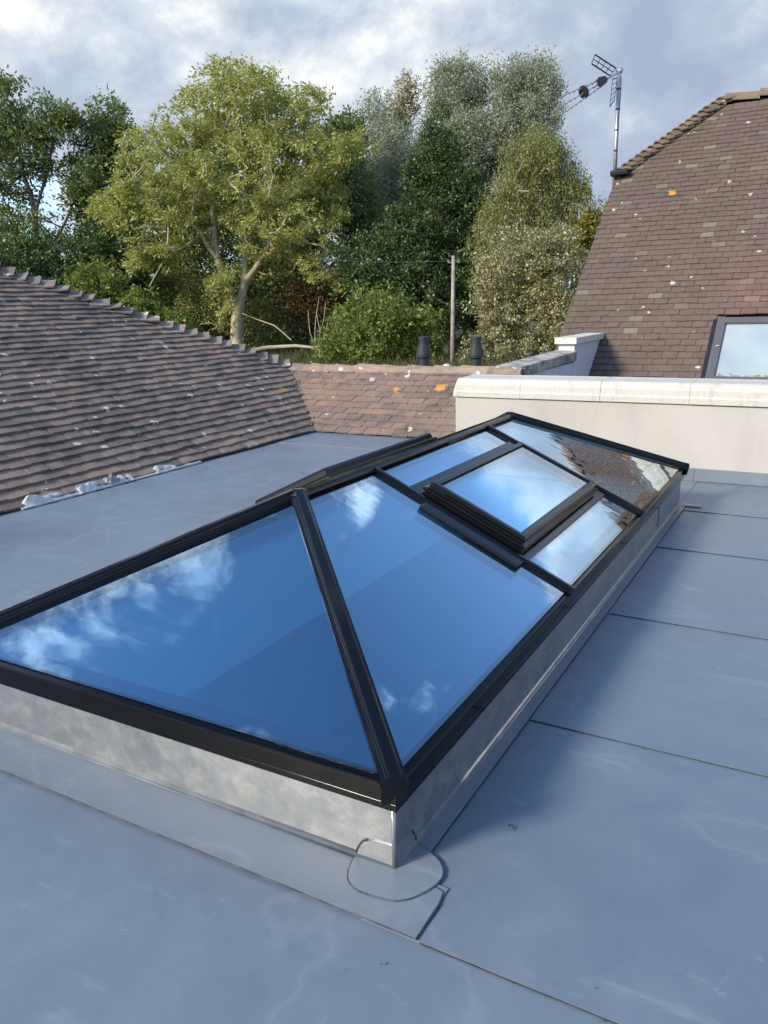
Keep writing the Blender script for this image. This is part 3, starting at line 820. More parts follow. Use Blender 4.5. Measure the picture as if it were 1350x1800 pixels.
for m_ in rm_:
    for v in m_.vertices: v.co.z += random.uniform(-0.004, 0.004)
    m_.materials.append(M_RIDGE)
x = BX1 - 0.02
while x > V[0] - 0.15:
    o = bpy.data.objects.new('ridge_tile', random.choice(rm_))
    zz_ = DV * t28 + 0.035 + random.uniform(-0.006, 0.006)
    o.matrix_world = Matrix.Translation((x - 0.29, BACK_Y + DV, zz_)) @ Matrix.Rotation(-math.pi / 2, 4, 'Z') @ Matrix.Rotation(0.05 + random.gauss(0, 0.01), 4, 'X')
    link(o, br); x -= 0.275
# debris of mortar and moss lying in the valley
mb = MB(); rv = random.Random(5)
for i in range(90):
    k = rv.random() ** 0.8; c = np.array([EAVE_X - DV * k + rv.gauss(0, 0.03), BACK_Y + DV * k + rv.gauss(0, 0.03), DV * t28 * k + 0.03 + rv.uniform(0, 0.02)])
    r0 = rv.uniform(0.006, 0.02)
    mb.add([c + (r0 * rv.uniform(.6, 1.3), 0, 0), c + (-r0, r0 * rv.uniform(0, 1), 0), c + (-r0, -r0, 0), c + (0, 0, r0)], [(0, 1, 3), (1, 2, 3), (2, 0, 3), (0, 2, 1)])
obj('valley_debris', mb, simple('moss_debris', (0.13, 0.105, 0.075), 0.95, var=0.5, scale=30), br, kind='stuff')

# --- flues behind the back ridge
for fx, wd in ((-2.925, 'left of the wooden pole'), (-2.363, 'right of the wooden pole')):
    f0 = np.array([fx, 6.0, 0.10])
    fl = thing('flue_terminal', 'black vertical flue terminal behind the ridge, ' + wd, 'flue', tuple(f0), 'black flue terminals behind the tiled ridge')
    mb = MB(); mb.lathe(f0, [(0.056, -0.15), (0.056, 0.475)], 24); obj('pipe', mb, M_FLUE, fl, smooth=False)
    mb = MB(); mb.lathe(f0, [(0.056, 0.468), (0.078, 0.472), (0.079, 0.492), (0.076, 0.496), (0.075, 0.515), (0.070, 0.522), (0.068, 0.545), (0.063, 0.552), (0.061, 0.572), (0.052, 0.58), (0.05, 0.60)], 28); obj('collar', mb, M_FLUE, fl)
    mb = MB(); mb.lathe(f0, [(0.049, 0.598), (0.049, 0.648), (0.054, 0.650), (0.054, 0.668), (0.048, 0.671), (0.004, 0.672)], 24); obj('cap', mb, M_FLUE, fl)
mb = MB(); c_ = np.array([-2.70, 6.05, 0.0]); mb.lathe(c_, [(0.055, 0.2), (0.058, 0.42), (0.056, 0.455), (0.045, 0.485), (0.025, 0.50), (0.003, 0.506)], 20)
tag(obj('domed_vent_cap', mb, simple('white_plastic', (0.62, 0.61, 0.56), 0.6, var=0.15), smooth=True), 'small white domed cap just above the ridge beside the wooden pole', 'vent cap')

# --- parapet wall
pw = thing('parapet_wall', 'cream rendered parapet wall with pale moulded coping behind the skylight', 'wall', (1.2, PAR_Y + 0.14, 0))
PX0 = -1.605
mb = MB(); mb.box((PX0 + 0.004, PAR_Y, -0.3), (5.5, PAR_Y + 0.25, 0.465)); obj('wall_body', mb, M_RENDER, pw, bevel=0.006)
cprof = [(-0.004, 0.466), (-0.016, 0.468), (-0.018, 0.502), (-0.010, 0.512), (-0.009, 0.548), (-0.002, 0.566), (0.012, 0.582), (0.03, 0.590), (0.24, 0.590), (0.275, 0.595), (0.278, 0.466), (0.20, 0.463)]
cuts = [PX0 - 0.008, -1.13, -0.605, -0.075, 0.52, 1.15, 1.78, 2.4, 3.2, 4.0, 5.5]
for i, (a, b2) in enumerate(zip(cuts[:-1], cuts[1:])):
    mb = MB(); dz = random.uniform(-0.003, 0.003); dy = random.uniform(-0.002, 0.002)
    rings = [[(a + 0.0008, PAR_Y + y + dy, z + dz) for y, z in cprof], [(b2 - 0.0008, PAR_Y + y + dy, z + dz) for y, z in cprof]]
    if i == 0:      # returned, chamfered end
        rings.insert(0, [(a - 0.004, PAR_Y + 0.012 + y * 0.93, 0.463 + (z - 0.463) * 0.45) for y, z in cprof])
        rings[1] = [(a + 0.022, q[1], q[2]) for q in rings[1]]
    mb.loft(rings); obj('coping_stone', mb, M_COPING, pw, bevel=0.0015)
for a, b2 in ((-1.605, -0.02), (-0.015, 1.9), (1.905, 3.9)):
    mb = MB(); mb.box((a, PAR_Y - 0.006, 0.004), (b2, PAR_Y - 0.001, 0.082)); obj('flashing_strip', mb, M_MEM2, pw, bevel=0.001)

# --- weathered side wall running back to the house, with capped pier
sw = thing('side_wall', 'white side wall with blackened stone coping running back to a capped pier', 'wall', (-1.92, 6.3, GROUND_Z))
mb = MB(); mb.box((-2.00, 5.60, GROUND_Z), (-1.82, 7.44, 0.425)); obj('wall_body', mb, M_WHITE, sw)
ys = [5.56, 5.95, 6.45, 6.95, 7.438]
for a, b2 in zip(ys[:-1], ys[1:]):
    k0, k1 = (a - 4.1) / 3.4, (b2 - 4.1) / 3.4; z0, z1 = 0.49 + 0.055 * k0, 0.49 + 0.055 * k1
    mb = MB(); mb.loft([[(-2.03, a + .003, z0 - .085), (-1.795, a + .003, z0 - .095), (-1.79, a + .003, z0 - .006), (-1.80, a + .003, z0), (-2.025, a + .003, z0 + 0.012)], [(-2.03, b2 - .003, z1 - .085), (-1.795, b2 - .003, z1 - .095), (-1.79, b2 - .003, z1 - .006), (-1.80, b2 - .003, z1), (-2.025, b2 - .003, z1 + 0.012)]])
    obj('coping_stone', mb, M_OLDSTONE, sw, bevel=0.004)
mb = MB(); mb.box((-2.00, 7.44, GROUND_Z), (-1.822, 8.75, 0.618)); pier = obj('pier', mb, M_WHITE, sw)
mb = MB(); mb.box((-2.035, 7.40, 0.62), (-1.79, 8.70, 0.690)); obj('pier_cap', mb, stone_mat('pier_cap_stone', (0.68, 0.66, 0.56), (0.20, 0.19, 0.16), 0.55), pier, bevel=0.006)

# ------------------------------------------------------------------ house with steep tiled roof
hz0, hy0 = 0.659, 8.59; TB = (2.765 - 0.659) / (11.025 - 8.59); PB = math.atan(TB); cb, sb = math.cos(PB), math.sin(PB)
XV = -2.30; RY_, RZ_ = 12.275, 3.846
HYB = hy0 - (hz0 + 0.25) / TB                # slope foot
house = thing('house', 'brown tiled house with steep half-hipped roof and a roof window', 'house', (1.5, RY_, GROUND_Z))
hipx, vty, vtz = -1.049, 11.025, 2.765
mb = MB()
P_ = lambda x, y, dn=-0.03: (x, y, hz0 + (y - hy0) * TB + dn)
mb.add([P_(XV + .02, HYB), P_(6, HYB), P_(6, RY_), P_(hipx, RY_), P_(XV + .02, vty),
        (6, 2 * RY_ - HYB, -0.28), (XV + .02, 2 * RY_ - HYB, -0.28), (XV + .02, 2 * RY_ - vty, vtz - .03)],
       [(0, 1, 2, 3, 4), (3, 2, 5, 6, 7), (4, 3, 7)])
obj('roof_deck', mb, M_UNDER, house)
mb = MB(); mb.add([(XV + .10, HYB, GROUND_Z), (XV + .10, 2 * RY_ - HYB, GROUND_Z), (XV + .10, 2 * RY_ - HYB, -0.32), (XV + .10, 2 * RY_ - vty, vtz - .08), (XV + .10, vty, vtz - .08), (XV + .10, HYB, -0.32)], [(0, 1, 2, 3, 4, 5)])
mb.box((XV + .12, HYB + 0.1, GROUND_Z), (6, 2 * RY_ - HYB - .1, -0.34))
obj('gable_wall', mb, M_BRICK, house)
WX0, WX1, WY0, WY1 = -0.545, 0.50, 7.98, 8.735       # roof window on plan
hdir = np.array([hipx - XV, RY_ - vty, RZ_ - vtz])
hipn = Vector((-(RY_ - vty), hipx - XV, 0)).normalized()      # outer side of the hip in plan
_hu = np.array([0, cb, sb]); _hn = np.array([0, -sb, cb])
def in_house(u, s, w, gg):
    y = HYB + s * cb
    if y > RY_ - 0.03: return False
    if u + w / 2 < XV - 0.05: return False
    if WX0 - 0.02 < u - w * 0.4 and WY0 - 0.05 < y < WY1 + 0.02 and u < WX1: return False
    return True
lay_tiles(house, (0, HYB, P_(0, HYB, 0)[2] - 0.01), (1, 0, 0), tuple(_hu), tuple(_hn), 0.165, 0.100, 0.014, 60, (XV, 1.6), in_house,
          [((XV - 0.03, 0, 0), (-1, 0, 0)), ((XV, vty, 0), tuple(hipn))], M_TH_O, M_TH_A, 300, 0.006)
# half-hip slope behind, plain tile mass not in view; bonnets along the hip
hb2 = [bonnet_mesh(0.22, 0.125 * k, 0.06, 0.018, 1.8, 8, lf=0.06) for k in (0.94, 1.0, 1.06)]
for m_ in hb2: m_.materials.append(M_HIPH)
hl2 = np.linalg.norm(hdir); hd2 = hdir / hl2
hs2 = np.cross(hd2, (0, 0, 1)); hs2 /= np.linalg.norm(hs2); hu2 = np.cross(hs2, hd2)
nb = 17
for i in range(nb):
    q = np.array([XV, vty, vtz]) + hd2 * (0.03 + (hl2 - 0.1) * i / nb) + hu2 * 0.055
    o = bpy.data.objects.new('hip_tile', random.choice(hb2))
    o.matrix_world = Matrix(((hs2[0], hd2[0], hu2[0], q[0]), (hs2[1], hd2[1], hu2[1], q[1]), (hs2[2], hd2[2], hu2[2], q[2]), (0, 0, 0, 1))) @ Matrix.Rotation(random.gauss(-0.04, 0.03), 4, 'X') @ Matrix.Rotation(random.gauss(0, 0.06), 4, 'Y')
    link(o, house)
hr2 = bonnet_mesh(0.47, 0.13, 0.10, 0.02, 1.0, 6); hr2.materials.append(M_HIPH)
x = hipx - 0.08
while x < 2.2:
    o = bpy.data.objects.new('ridge_tile', hr2)
    o.matrix_world = Matrix.Translation((x, RY_, RZ_ + 0.04)) @ Matrix.Rotation(-math.pi / 2, 4, 'Z')
    link(o, house); x += 0.46
# roof window
def hw(x, y, hgt): return np.array([x, y, hz0 + (y - hy0) * TB]) + _hn * hgt
rwp = [(0.0, 0.0), (0.0, 0.085), (-0.012, 0.09), (-0.085, 0.09), (-0.09, 0.075), (-0.09, 0.0)]
cor = [(WX0, WY0, -1, -1), (WX1, WY0, 1, -1), (WX1, WY1, 1, 1), (WX0, WY1, -1, 1)]
mb = MB(); mb.loft([[hw(x_, y_, hh) for x_, y_ in ((WX0 + .08, WY0 + .07), (WX1 - .08, WY0 + .07), (WX1 - .08, WY1 - .07), (WX0 + .08, WY1 - .07))] for hh in (0.03, 0.06)])
rw = obj('roof_window', mb, M_WINGLASS, house, label='grey framed roof window with pale frosted pane')
for i in range(4):
    a, b2 = cor[i], cor[(i + 1) % 4]
    mb = MB(); mb.loft([[hw(c[0] + c[2] * d, c[1] + c[3] * d * cb, hh) for d, hh in rwp] for c in (a, b2)]); obj('window_frame', mb, M_WINFRAME, rw)
mb = MB(); mb.loft([[hw(x_, y_, hh) for x_, y_ in ((WX0 - .055, WY0), (WX0 - .004, WY0), (WX0 - .004, WY1 + 0.01), (WX0 - .055, WY1 + 0.01))] for hh in (0.0, 0.045)]); obj('flashing_strip', mb, M_PLASTIC, rw)
c0 = hw(WX0 + 0.045, WY0 + 0.40, 0.09)
mb = MB(); mb.tube([c0, c0 + _hn * 0.015], 0.014, 10); mb.tube([c0 + _hn * 0.012, c0 + _hn * 0.012 + np.array([0.03, 0, 0])], 0.006, 8); obj('latch', mb, M_ALU, rw)
# moss line along the sill
mb = MB(); rv = random.Random(9)
for i in range(60):
    c = hw(WX0 + .09 + rv.random() * 0.85, WY0 + 0.085 + rv.gauss(0, .008), 0.065); r0 = rv.uniform(.005, .016)
    mb.add([c + (r0, 0, 0), c + (-r0, 0, r0 * .6), c + (0, -r0, 0), c + (0, 0, r0)], [(0, 1, 3), (1, 2, 3), (2, 0, 3), (0, 2, 1)])
obj('moss', mb, simple('yellow_moss', (0.30, 0.24, 0.06), 0.95, var=0.5, scale=40), rw, kind='stuff')

# black fitting at the roof corner
mb = MB(); q0 = at(1074, 307, 11.15); q1 = at(1104, 302, 11.05)
mb.beam(q0, q1, (0, 0, 1), [(-0.08, -0.03), (0.08, -0.03), (0.09, 0.02), (0.06, 0.045), (-0.06, 0.045), (-0.09, 0.02)])
mb.box(tuple(at(1088, 313, 11.15) - 0.03), tuple(at(1088, 313, 11.15) + 0.03))
tag(obj('floodlight', mb, M_PLASTIC, bevel=0.008), 'black box fitting jutting from the roof corner beside the aerial mast', 'floodlight')

# ------------------------------------------------------------------ television aerial on its mast
AX, AY = -2.37, 11.05
an = thing('tv_antenna', 'television aerial with grid reflectors on a silver mast at the house verge', 'antenna', (AX, AY, 2.0))
mb = MB(); mb.tube([(AX, AY, 2.25), (AX, AY, 4.10)], 0.026, 12); mast = obj('mast', mb, M_ALU, an, smooth=True)
for z in (2.55, 2.83, 3.10, 3.37, 3.64, 3.90): 
    mb = MB(); mb.tube([(AX, AY, z), (AX, AY, z + 0.022)], 0.030, 12); obj('tape_band', mb, M_PLASTIC, mast)
mb = MB(); mb.tube([(AX + .034, AY - .02, 4.06), (AX + .04, AY - .02, 3.9), (AX + .03, AY - .025, 3.5), (AX + .03, AY - .025, 2.4)], 0.006, 6); obj('coax_cable', mb, M_PLASTIC, mast)
D0 = 10.95
def ap(px, py, dd=0.0): return at(px, py, D0 + dd)
boom0, boom1 = ap(1092, 125), ap(1040, 152, -0.5)
tip = ap(984, 186, -1.1)
mb = MB(); mb.tube([ap(1094, 124, .05), ap(1072, 136, -.08), ap(1056, 145, -.12)], 0.014, 8); obj('boom', mb, M_ALU, an)
mb = MB(); mb.tube([ap(1085, 127), ap(1090, 124), ap(1094, 122)], [0.03, 0.045, 0.03], 8); obj('mast_clamp', mb, M_ALU, an)
# three director arms (two upper/lower spread plus centre) carrying small cross elements
for (x0_, y0_), (x1_, y1_) in (((1052, 142), (984, 171)), ((1055, 147), (986, 187)), ((1056, 153), (988, 201))):
    a_, b_ = ap(x0_, y0_, -.12), ap(x1_, y1_, -.34)
    mb = MB(); mb.tube([a_, b_], 0.0065, 6)
    for k in range(1, 9):
        c = a_ + (b_ - a_) * k / 8.5
        mb.tube([c + (0.02, .02, .03), c - (0.02, .02, .03)], 0.007, 5)
    obj('director_arm', mb, M_ALU, an)
mb = MB(); c0, c1 = ap(1022, 152, -.21), ap(1030, 172, -.21)
dv = (ap(984, 186, -.34) - ap(1056, 145, -.12)); dv /= np.linalg.norm(dv)
cc = (c0 + c1) / 2
mb.tube([cc - dv * 0.018, cc - dv * .012, cc + dv * 0.012, cc + dv * .018], [0.05, 0.085, 0.085, 0.05], 20); obj('director_disc', mb, M_PLASTIC, an, smooth=False)
mb = MB(); q = [(1048, 141), (1053, 135), (1064, 133), (1069, 138), (1067, 145), (1062, 149), (1055, 155), (1050, 150)]
mb.loft([[ap(x_, y_, -.20) for x_, y_ in q], [ap(x_, y_, -.06) for x_, y_ in q]]); obj('dipole_box', mb, M_PLASTIC, an, bevel=0.008)
def grid(c4, nu, nv, r):
    m_ = MB(); c4 = [np.asarray(k, float) for k in c4]
    P2 = lambda u, v: (c4[0] * (1 - u) + c4[1] * u) * (1 - v) + (c4[3] * (1 - u) + c4[2] * u) * v
    for i in range(nu + 1): m_.tube([P2(i / nu, 0), P2(i / nu, 1)], r * 0.55, 5)
    for j in range(nv + 1): m_.tube([P2(0, j / nv), P2(1, j / nv)], r if j in (0, nv) else r * 0.6, 5)
    return m_
obj('reflector_grid', grid([ap(1046, 96, -.25), ap(1083, 120, .05), ap(1072, 133, .1), ap(1040, 112, -.2)], 4, 2, 0.010), M_PLASTIC, an)
obj('reflector_grid', grid([ap(1077, 139, .0), ap(1085, 137, .1), ap(1080, 176, .15), ap(1072, 187, .05)], 1, 5, 0.008), M_PLASTIC, an)

# ------------------------------------------------------------------ torn membrane along the left eave
def scrap(name, y0, y1, hgt, seed, label, mat=M_SCRAP, group=None, run=0.05):
    """a sheet edge torn loose and curled up against the tiles"""
    rn_ = random.Random(seed); ny, nx = 34, 10; vs = []
    ph = [rn_.uniform(0, 6.28) for _ in range(6)]
    for i in range(ny + 1):
        u_ = i / ny; y = y0 + (y1 - y0) * u_
        env = min(1.0, 5 * u_ + 0.25, 5 * (1 - u_) + 0.25) * (0.70 + 0.26 * math.sin(4.5 * u_ + ph[0]) + 0.10 * math.sin(13 * u_ + ph[1]))
        curl = 0.5 + 0.5 * math.sin(9 * u_ + ph[2])
        for j in range(nx + 1):
            v = j / nx
            fold = 0.005 * math.sin(12 * u_ + 4 * v + ph[3]) + 0.0025 * math.sin(29 * u_ - 7 * v + ph[4])
            vs.append((EAVE_X + 0.06 - run * 1.3 * v + (0.035 * curl * max(0, v - 0.6)) + fold, y + 0.006 * math.sin(11 * v + 13 * u_ + ph[5]), 0.011 + hgt * env * (math.sin(v * 1.9) ** 1.4) + fold * 0.7 * v))
    fs = [(i * (nx + 1) + j, i * (nx + 1) + j + 1, (i + 1) * (nx + 1) + j + 1, (i + 1) * (nx + 1) + j) for i in range(ny) for j in range(nx)]
    m_ = MB(); m_.add(vs, fs); o = obj(name, m_, mat, smooth=True)
    sm = o.modifiers.new('solid', 'SOLIDIFY'); sm.thickness = 0.003
    return tag(o, label, 'membrane scrap', group)


GR = 'torn white membrane scraps along the tiled eave'
scrap('membrane_scrap', 1.64, 1.99, 0.055, 1, 'crumpled white membrane scrap nearest the camera under the tiled eave', group=GR)
scrap('membrane_scrap', 2.01, 2.26, 0.050, 2, 'torn white membrane scrap between the first scrap and the grey lump', group=GR)
scrap('membrane_scrap', 2.36, 2.48, 0.052, 3, 'flat white membrane flap just beyond the grey lump at the eave', group=GR)
scrap('membrane_scrap', 2.66, 3.02, 0.045, 4, 'long curled white membrane scrap farthest along the tiled eave', group=GR)
scrap('grey_scrap', 2.25, 2.35, 0.065, 6, 'small crumpled grey lump among the white scraps at the eave', mat=M_LEAD)
mb = MB(); rings = []
for i in range(31):
    y = 1.62 + 1.5 * i / 30; w2 = random.uniform(0.010, 0.022)
    rings.append([(EAVE_X + 0.035, y, 0.006), (EAVE_X + 0.05 + w2 * .5, y, 0.006), (EAVE_X + 0.05 + w2 * .4, y, 0.011 + w2 * .3), (EAVE_X + 0.035, y, 0.018)])
mb.loft(rings); tag(obj('membrane_edge_strip', mb, M_SCRAP), 'thin white membrane strip lying along the foot of the tiled eave', 'membrane strip')
# ------------------------------------------------------------------ trees
UPZ = np.array([0, 0, 1.0])
RH = np.array([CR[0], CR[1], 0]); RH /= np.linalg.norm(RH)
FH = np.array([CF[0], CF[1], 0]); FH /= np.linalg.norm(FH)


def gdepth(px, py):
    d = CF + CR * (px - 675) / FPX + CU * (900 - py) / FPX
    return (GROUND_Z - CAM[2]) / d[2]


def mesh_np(name, verts, quads, mat, rnd=None, smooth=False):
    m = bpy.data.meshes.new(name)
    nv, nq = len(verts), len(quads)
    m.vertices.add(nv); m.vertices.foreach_set('co', np.asarray(verts, np.float32).ravel())
    m.loops.add(nq * 4); m.loops.foreach_set('vertex_index', np.asarray(quads, np.int32).ravel())
    m.polygons.add(nq); m.polygons.foreach_set('loop_start', np.arange(0, nq * 4, 4, dtype=np.int32))
    m.polygons.foreach_set('loop_total', np.full(nq, 4, np.int32))
    if rnd is not None:
        a = m.attributes.new('rnd', 'FLOAT', 'FACE'); a.data.foreach_set('value', np.asarray(rnd, np.float32))
    m.update(calc_edges=True); m.materials.append(mat)
    if smooth: m.polygons.foreach_set('use_smooth', np.ones(nq, bool))
    return m


def unit(a): return a / (np.linalg.norm(a, axis=-1, keepdims=True) + 1e-9)


def lobes_points(lobes, D, n, rng, fill):
    """clump centres in a set of ellipsoids [(cx,cy,rx,ry,depth_offset,depth_radius_factor)] given at the tree's distance"""
    vol = np.array([l[2] * l[3] for l in lobes]); vol = vol / vol.sum()
    out_ = []
    for l, k in zip(lobes, rng.multinomial(n, vol)):
        v = unit(rng.normal(size=(k, 3))); r = rng.random(k) ** fill
        dd = l[4] if len(l) > 4 else 0; df = l[5] if len(l) > 5 else 1.0
        c = at(l[0], l[1], D + dd); m = (D + dd) / FPX
        out_.append(c + (v[:, :1] * RH * l[2] * m + v[:, 1:2] * FH * l[2] * m * df + v[:, 2:] * UPZ * l[3] * m) * r[:, None])
    return np.concatenate(out_)


def leaves(centres, per, spread, size, aspect, rng, wind=(0, 0, 0), wind_k=0.0, droop=0.0, tone=0.5, flat=0.7, mask=None):
    n = len(centres); N_ = n * per
    idx = np.repeat(np.arange(n), per)
    ctone = rng.random(n)
    csz = rng.uniform(0.65, 1.35, n)[idx]
    off = rng.normal(size=(N_, 3)) * spread * csz[:, None]; off[:, 2] *= flat
    p = centres[idx] + off
    ax = unit(unit(off) * 0.9 + rng.normal(size=(N_, 3)) * 0.55 + np.asarray(wind) * wind_k - UPZ * droop)
    b = unit(np.cross(ax, rng.normal(size=(N_, 3)) * 0.8 + UPZ * 0.5))
    nn = np.cross(ax, b)
    l = size * rng.uniform(0.6, 1.3, N_)[:, None]; w = l * aspect * 0.5
    v = np.stack([p, p + ax * l * 0.5 + b * w + nn * w * 0.25, p + ax * l, p + ax * l * 0.5 - b * w + nn * w * 0.25], 1).reshape(-1, 3)
    q = np.arange(N_ * 4).reshape(-1, 4)
    rn = np.clip(tone * ctone[idx] + (1 - tone) * rng.random(N_), 0, 1)
    return v, q, rn


def skeleton(paths, centres, rng, tip_r, base_r, step_pull=0.18):
    """limbs: given polylines plus shoots grown to every clump centre (pipe model radii)"""
    P = []; par = []
    def add(p, pr): P.append(np.asarray(p, float)); par.append(pr); return len(P) - 1
    for path in paths:
        prev = -1
        if P:
            prev = int(np.argmin([np.linalg.norm(q - path[0]) for q in P]))
            seq = path[1:]
        else: seq = path
        for a in seq:
            if prev >= 0:
                s0 = P[prev]; k = max(1, int(np.linalg.norm(a - s0) / 0.9))
                for i in range(1, k): prev = add(s0 + (a - s0) * i / k + rng.normal(size=3) * 0.05, prev)
            prev = add(a, prev)
    root = P[0]
    order = np.argsort(np.linalg.norm(centres - root, axis=1))
    for i in order:
        c = centres[i]; A = np.array(P)
        d = np.linalg.norm(A - c, axis=1) + 0.25 * np.maximum(0, A[:, 2] - c[2]) * 1.2
        d[A[:, 2] < root[2] + 0.1 * (c[2] - root[2])] += 2
        j = int(np.argmin(d)); s0 = P[j]; L_ = np.linalg.norm(c - s0); k = max(2, int(L_ / 0.55)); prev = j
        for t_ in range(1, k + 1):
            u_ = t_ / k
            prev = add(s0 + (c - s0) * u_ + UPZ * (-step_pull * L_ * u_ * (1 - u_)) + rng.normal(size=3) * 0.04 * L_ * (1 if t_ < k else 0), prev)
    n = len(P); cnt = np.zeros(n); ch = np.zeros(n, int)
    for i in range(n):
        if par[i] >= 0: ch[par[i]] += 1
    cnt[ch == 0] = 1
    for i in range(n - 1, -1, -1):
        if par[i] >= 0: cnt[par[i]] += cnt[i]
    rad = tip_r + (base_r - tip_r) * (cnt / cnt.max()) ** 0.66
    return np.array(P), np.array(par), rad


def wood_mesh(name, P, par, rad, mat, nside=5):
    i1 = np.where(par >= 0)[0]; i0 = par[i1]
    a, b = P[i0], P[i1]; d = unit(b - a)
    h_ = np.where(np.abs(d[:, 2:]) < 0.9, [[0, 0, 1.0]], [[1.0, 0, 0]])
    u_ = unit(np.cross(d, h_)); w_2 = np.cross(d, u_)
    r0 = np.minimum(rad[i0], rad[i1] * 1.5); r1 = rad[i1]
    tt = np.linspace(0, 2 * math.pi, nside, endpoint=False)
    ring = np.cos(tt)[None, :, None] * u_[:, None] + np.sin(tt)[None, :, None] * w_2[:, None]
    v = np.concatenate([a[:, None] + ring * r0[:, None, None], b[:, None] + ring * r1[:, None, None]], 1).reshape(-1, 3)
    k = np.arange(len(a)) * 2 * nside; qs = []
    for i in range(nside):
        j = (i + 1) % nside; qs.append(np.stack([k + i, k + j, k + nside + j, k + nside + i], 1))
    return mesh_np(name, v, np.concatenate(qs), mat, smooth=True)


def tree(name, label, cat, base, D, lobes, nclump, per, spread, size, aspect, lmat, bmat, seed, paths=None, base_r=0.2, tip_r=0.012,
         wind_k=0.0, droop=0.0, fill=0.45, group=None, nshoot=None, flat=0.7, tone=0.5, pull=0.18, lump=1.0):
    rng = np.random.default_rng(seed)
    bp = at(base[0], base[1], D); bp[2] = GROUND_Z
    t = thing(name, label, cat, tuple(bp), group)
    C = lobes_points(lobes, D, int(nclump * 3.6), rng, fill)
    per = int(per * 0.46); spread = spread * 0.48
    C = C[C[:, 2] > GROUND_Z + 0.15]
    # uneven crown: boughs pushed out and hollows between them
    K = unit(rng.normal(size=(7, 3))) * rng.uniform(0.5, 1.9, (7, 1)); ph = rng.uniform(0, 6.28, 7)
    fld = np.sin(C @ K.T + ph).sum(1) / 7 ** 0.5
    zt0 = np.quantile(C[:, 2], 0.985)
    mid_ = C.mean(0); C = mid_ + (C - mid_) * (1 + lump * 0.16 * fld)[:, None]
    keep_ = fld > (-0.55 - 0.5 * rng.random(len(C))) / max(lump, 0.01); C = C[keep_]
    C = C + unit(rng.normal(size=C.shape)) * (rng.random((len(C), 1)) ** 3) * 0.7 * lump
    C[:, 2] = GROUND_Z + (C[:, 2] - GROUND_Z) * (zt0 - GROUND_Z) / (np.quantile(C[:, 2], 0.985) - GROUND_Z)
    C = C[C[:, 2] > GROUND_Z + 0.1]
    wind = RH * -0.9 - FH * 0.2
    v, q, rn = leaves(C, per, spread, size, aspect, rng, wind, wind_k, droop, tone, flat)
    if paths is None:
        top = at(lobes[0][0], lobes[0][1], D)
        paths = [[bp, bp * 0.55 + top * 0.45 + rng.normal(size=3) * 0.15, top]]
    else:
        paths = [[at(a[0], a[1], D + (a[2] if len(a) > 2 else 0)) for a in pth] for pth in paths]
        paths[0][0][2] = GROUND_Z
    sub = C if nshoot is None else C[rng.permutation(len(C))[:nshoot]]
    P, par, rad = skeleton(paths, sub, rng, tip_r, base_r, pull)
    link(bpy.data.objects.new('trunk', wood_mesh('trunk', P, par, rad, bmat)), t)
    link(bpy.data.objects.new('crown', mesh_np('crown', v, q, lmat, rn)), t)
    return t


L_ASH = leaf_mat('ash_leaves', [(0.156, 0.170, 0.031), (0.241, 0.261, 0.053), (0.325, 0.339, 0.083), (0.402, 0.392, 0.121), (0.286, 0.327, 0.072)], back=(0.467, 0.483, 0.198), trans=0.34)
L_DARK = leaf_mat('dark_tree_leaves', [(0.065, 0.099, 0.026), (0.109, 0.157, 0.038), (0.167, 0.217, 0.061)], back=(0.217, 0.269, 0.116), trans=0.3)
L_HOLLY = leaf_mat('holly_leaves', [(0.035, 0.065, 0.020), (0.056, 0.098, 0.030), (0.094, 0.144, 0.048), (0.138, 0.188, 0.075)], trans=0.15, rough=0.40)
L_SILVER = leaf_mat('silver_poplar_leaves', [(0.165, 0.198, 0.121), (0.253, 0.286, 0.198), (0.352, 0.385, 0.297)], back=(0.430, 0.460, 0.380), trans=0.24)
L_BIRCH = leaf_mat('birch_leaves', [(0.125, 0.142, 0.033), (0.200, 0.212, 0.056), (0.263, 0.258, 0.081)], back=(0.300, 0.309, 0.138), trans=0.3)
L_PALE = leaf_mat('sallow_leaves', [(0.138, 0.135, 0.039), (0.207, 0.199, 0.069), (0.310, 0.293, 0.138)], back=(0.520, 0.490, 0.330), trans=0.2)
L_BRIGHT = leaf_mat('bright_shrub_leaves', [(0.098, 0.143, 0.018), (0.156, 0.215, 0.031), (0.234, 0.286, 0.052)], back=(0.260, 0.299, 0.104), trans=0.3)
L_YEL = leaf_mat('yellowing_leaves', [(0.130, 0.143, 0.026), (0.260, 0.221, 0.039), (0.351, 0.260, 0.052)], trans=0.3)
L_RUST = leaf_mat('rust_leaves', [(0.08, 0.05, 0.02), (0.13, 0.075, 0.025), (0.10, 0.09, 0.03)], trans=0.25)
B_PALE = bark_mat('pale_mossy_bark', (0.36, 0.30, 0.16), (0.50, 0.45, 0.33))
B_DARK = bark_mat('dark_bark', (0.085, 0.07, 0.055), (0.14, 0.12, 0.095))
B_GREY = bark_mat('grey_bark', (0.22, 0.20, 0.17), (0.36, 0.33, 0.29))

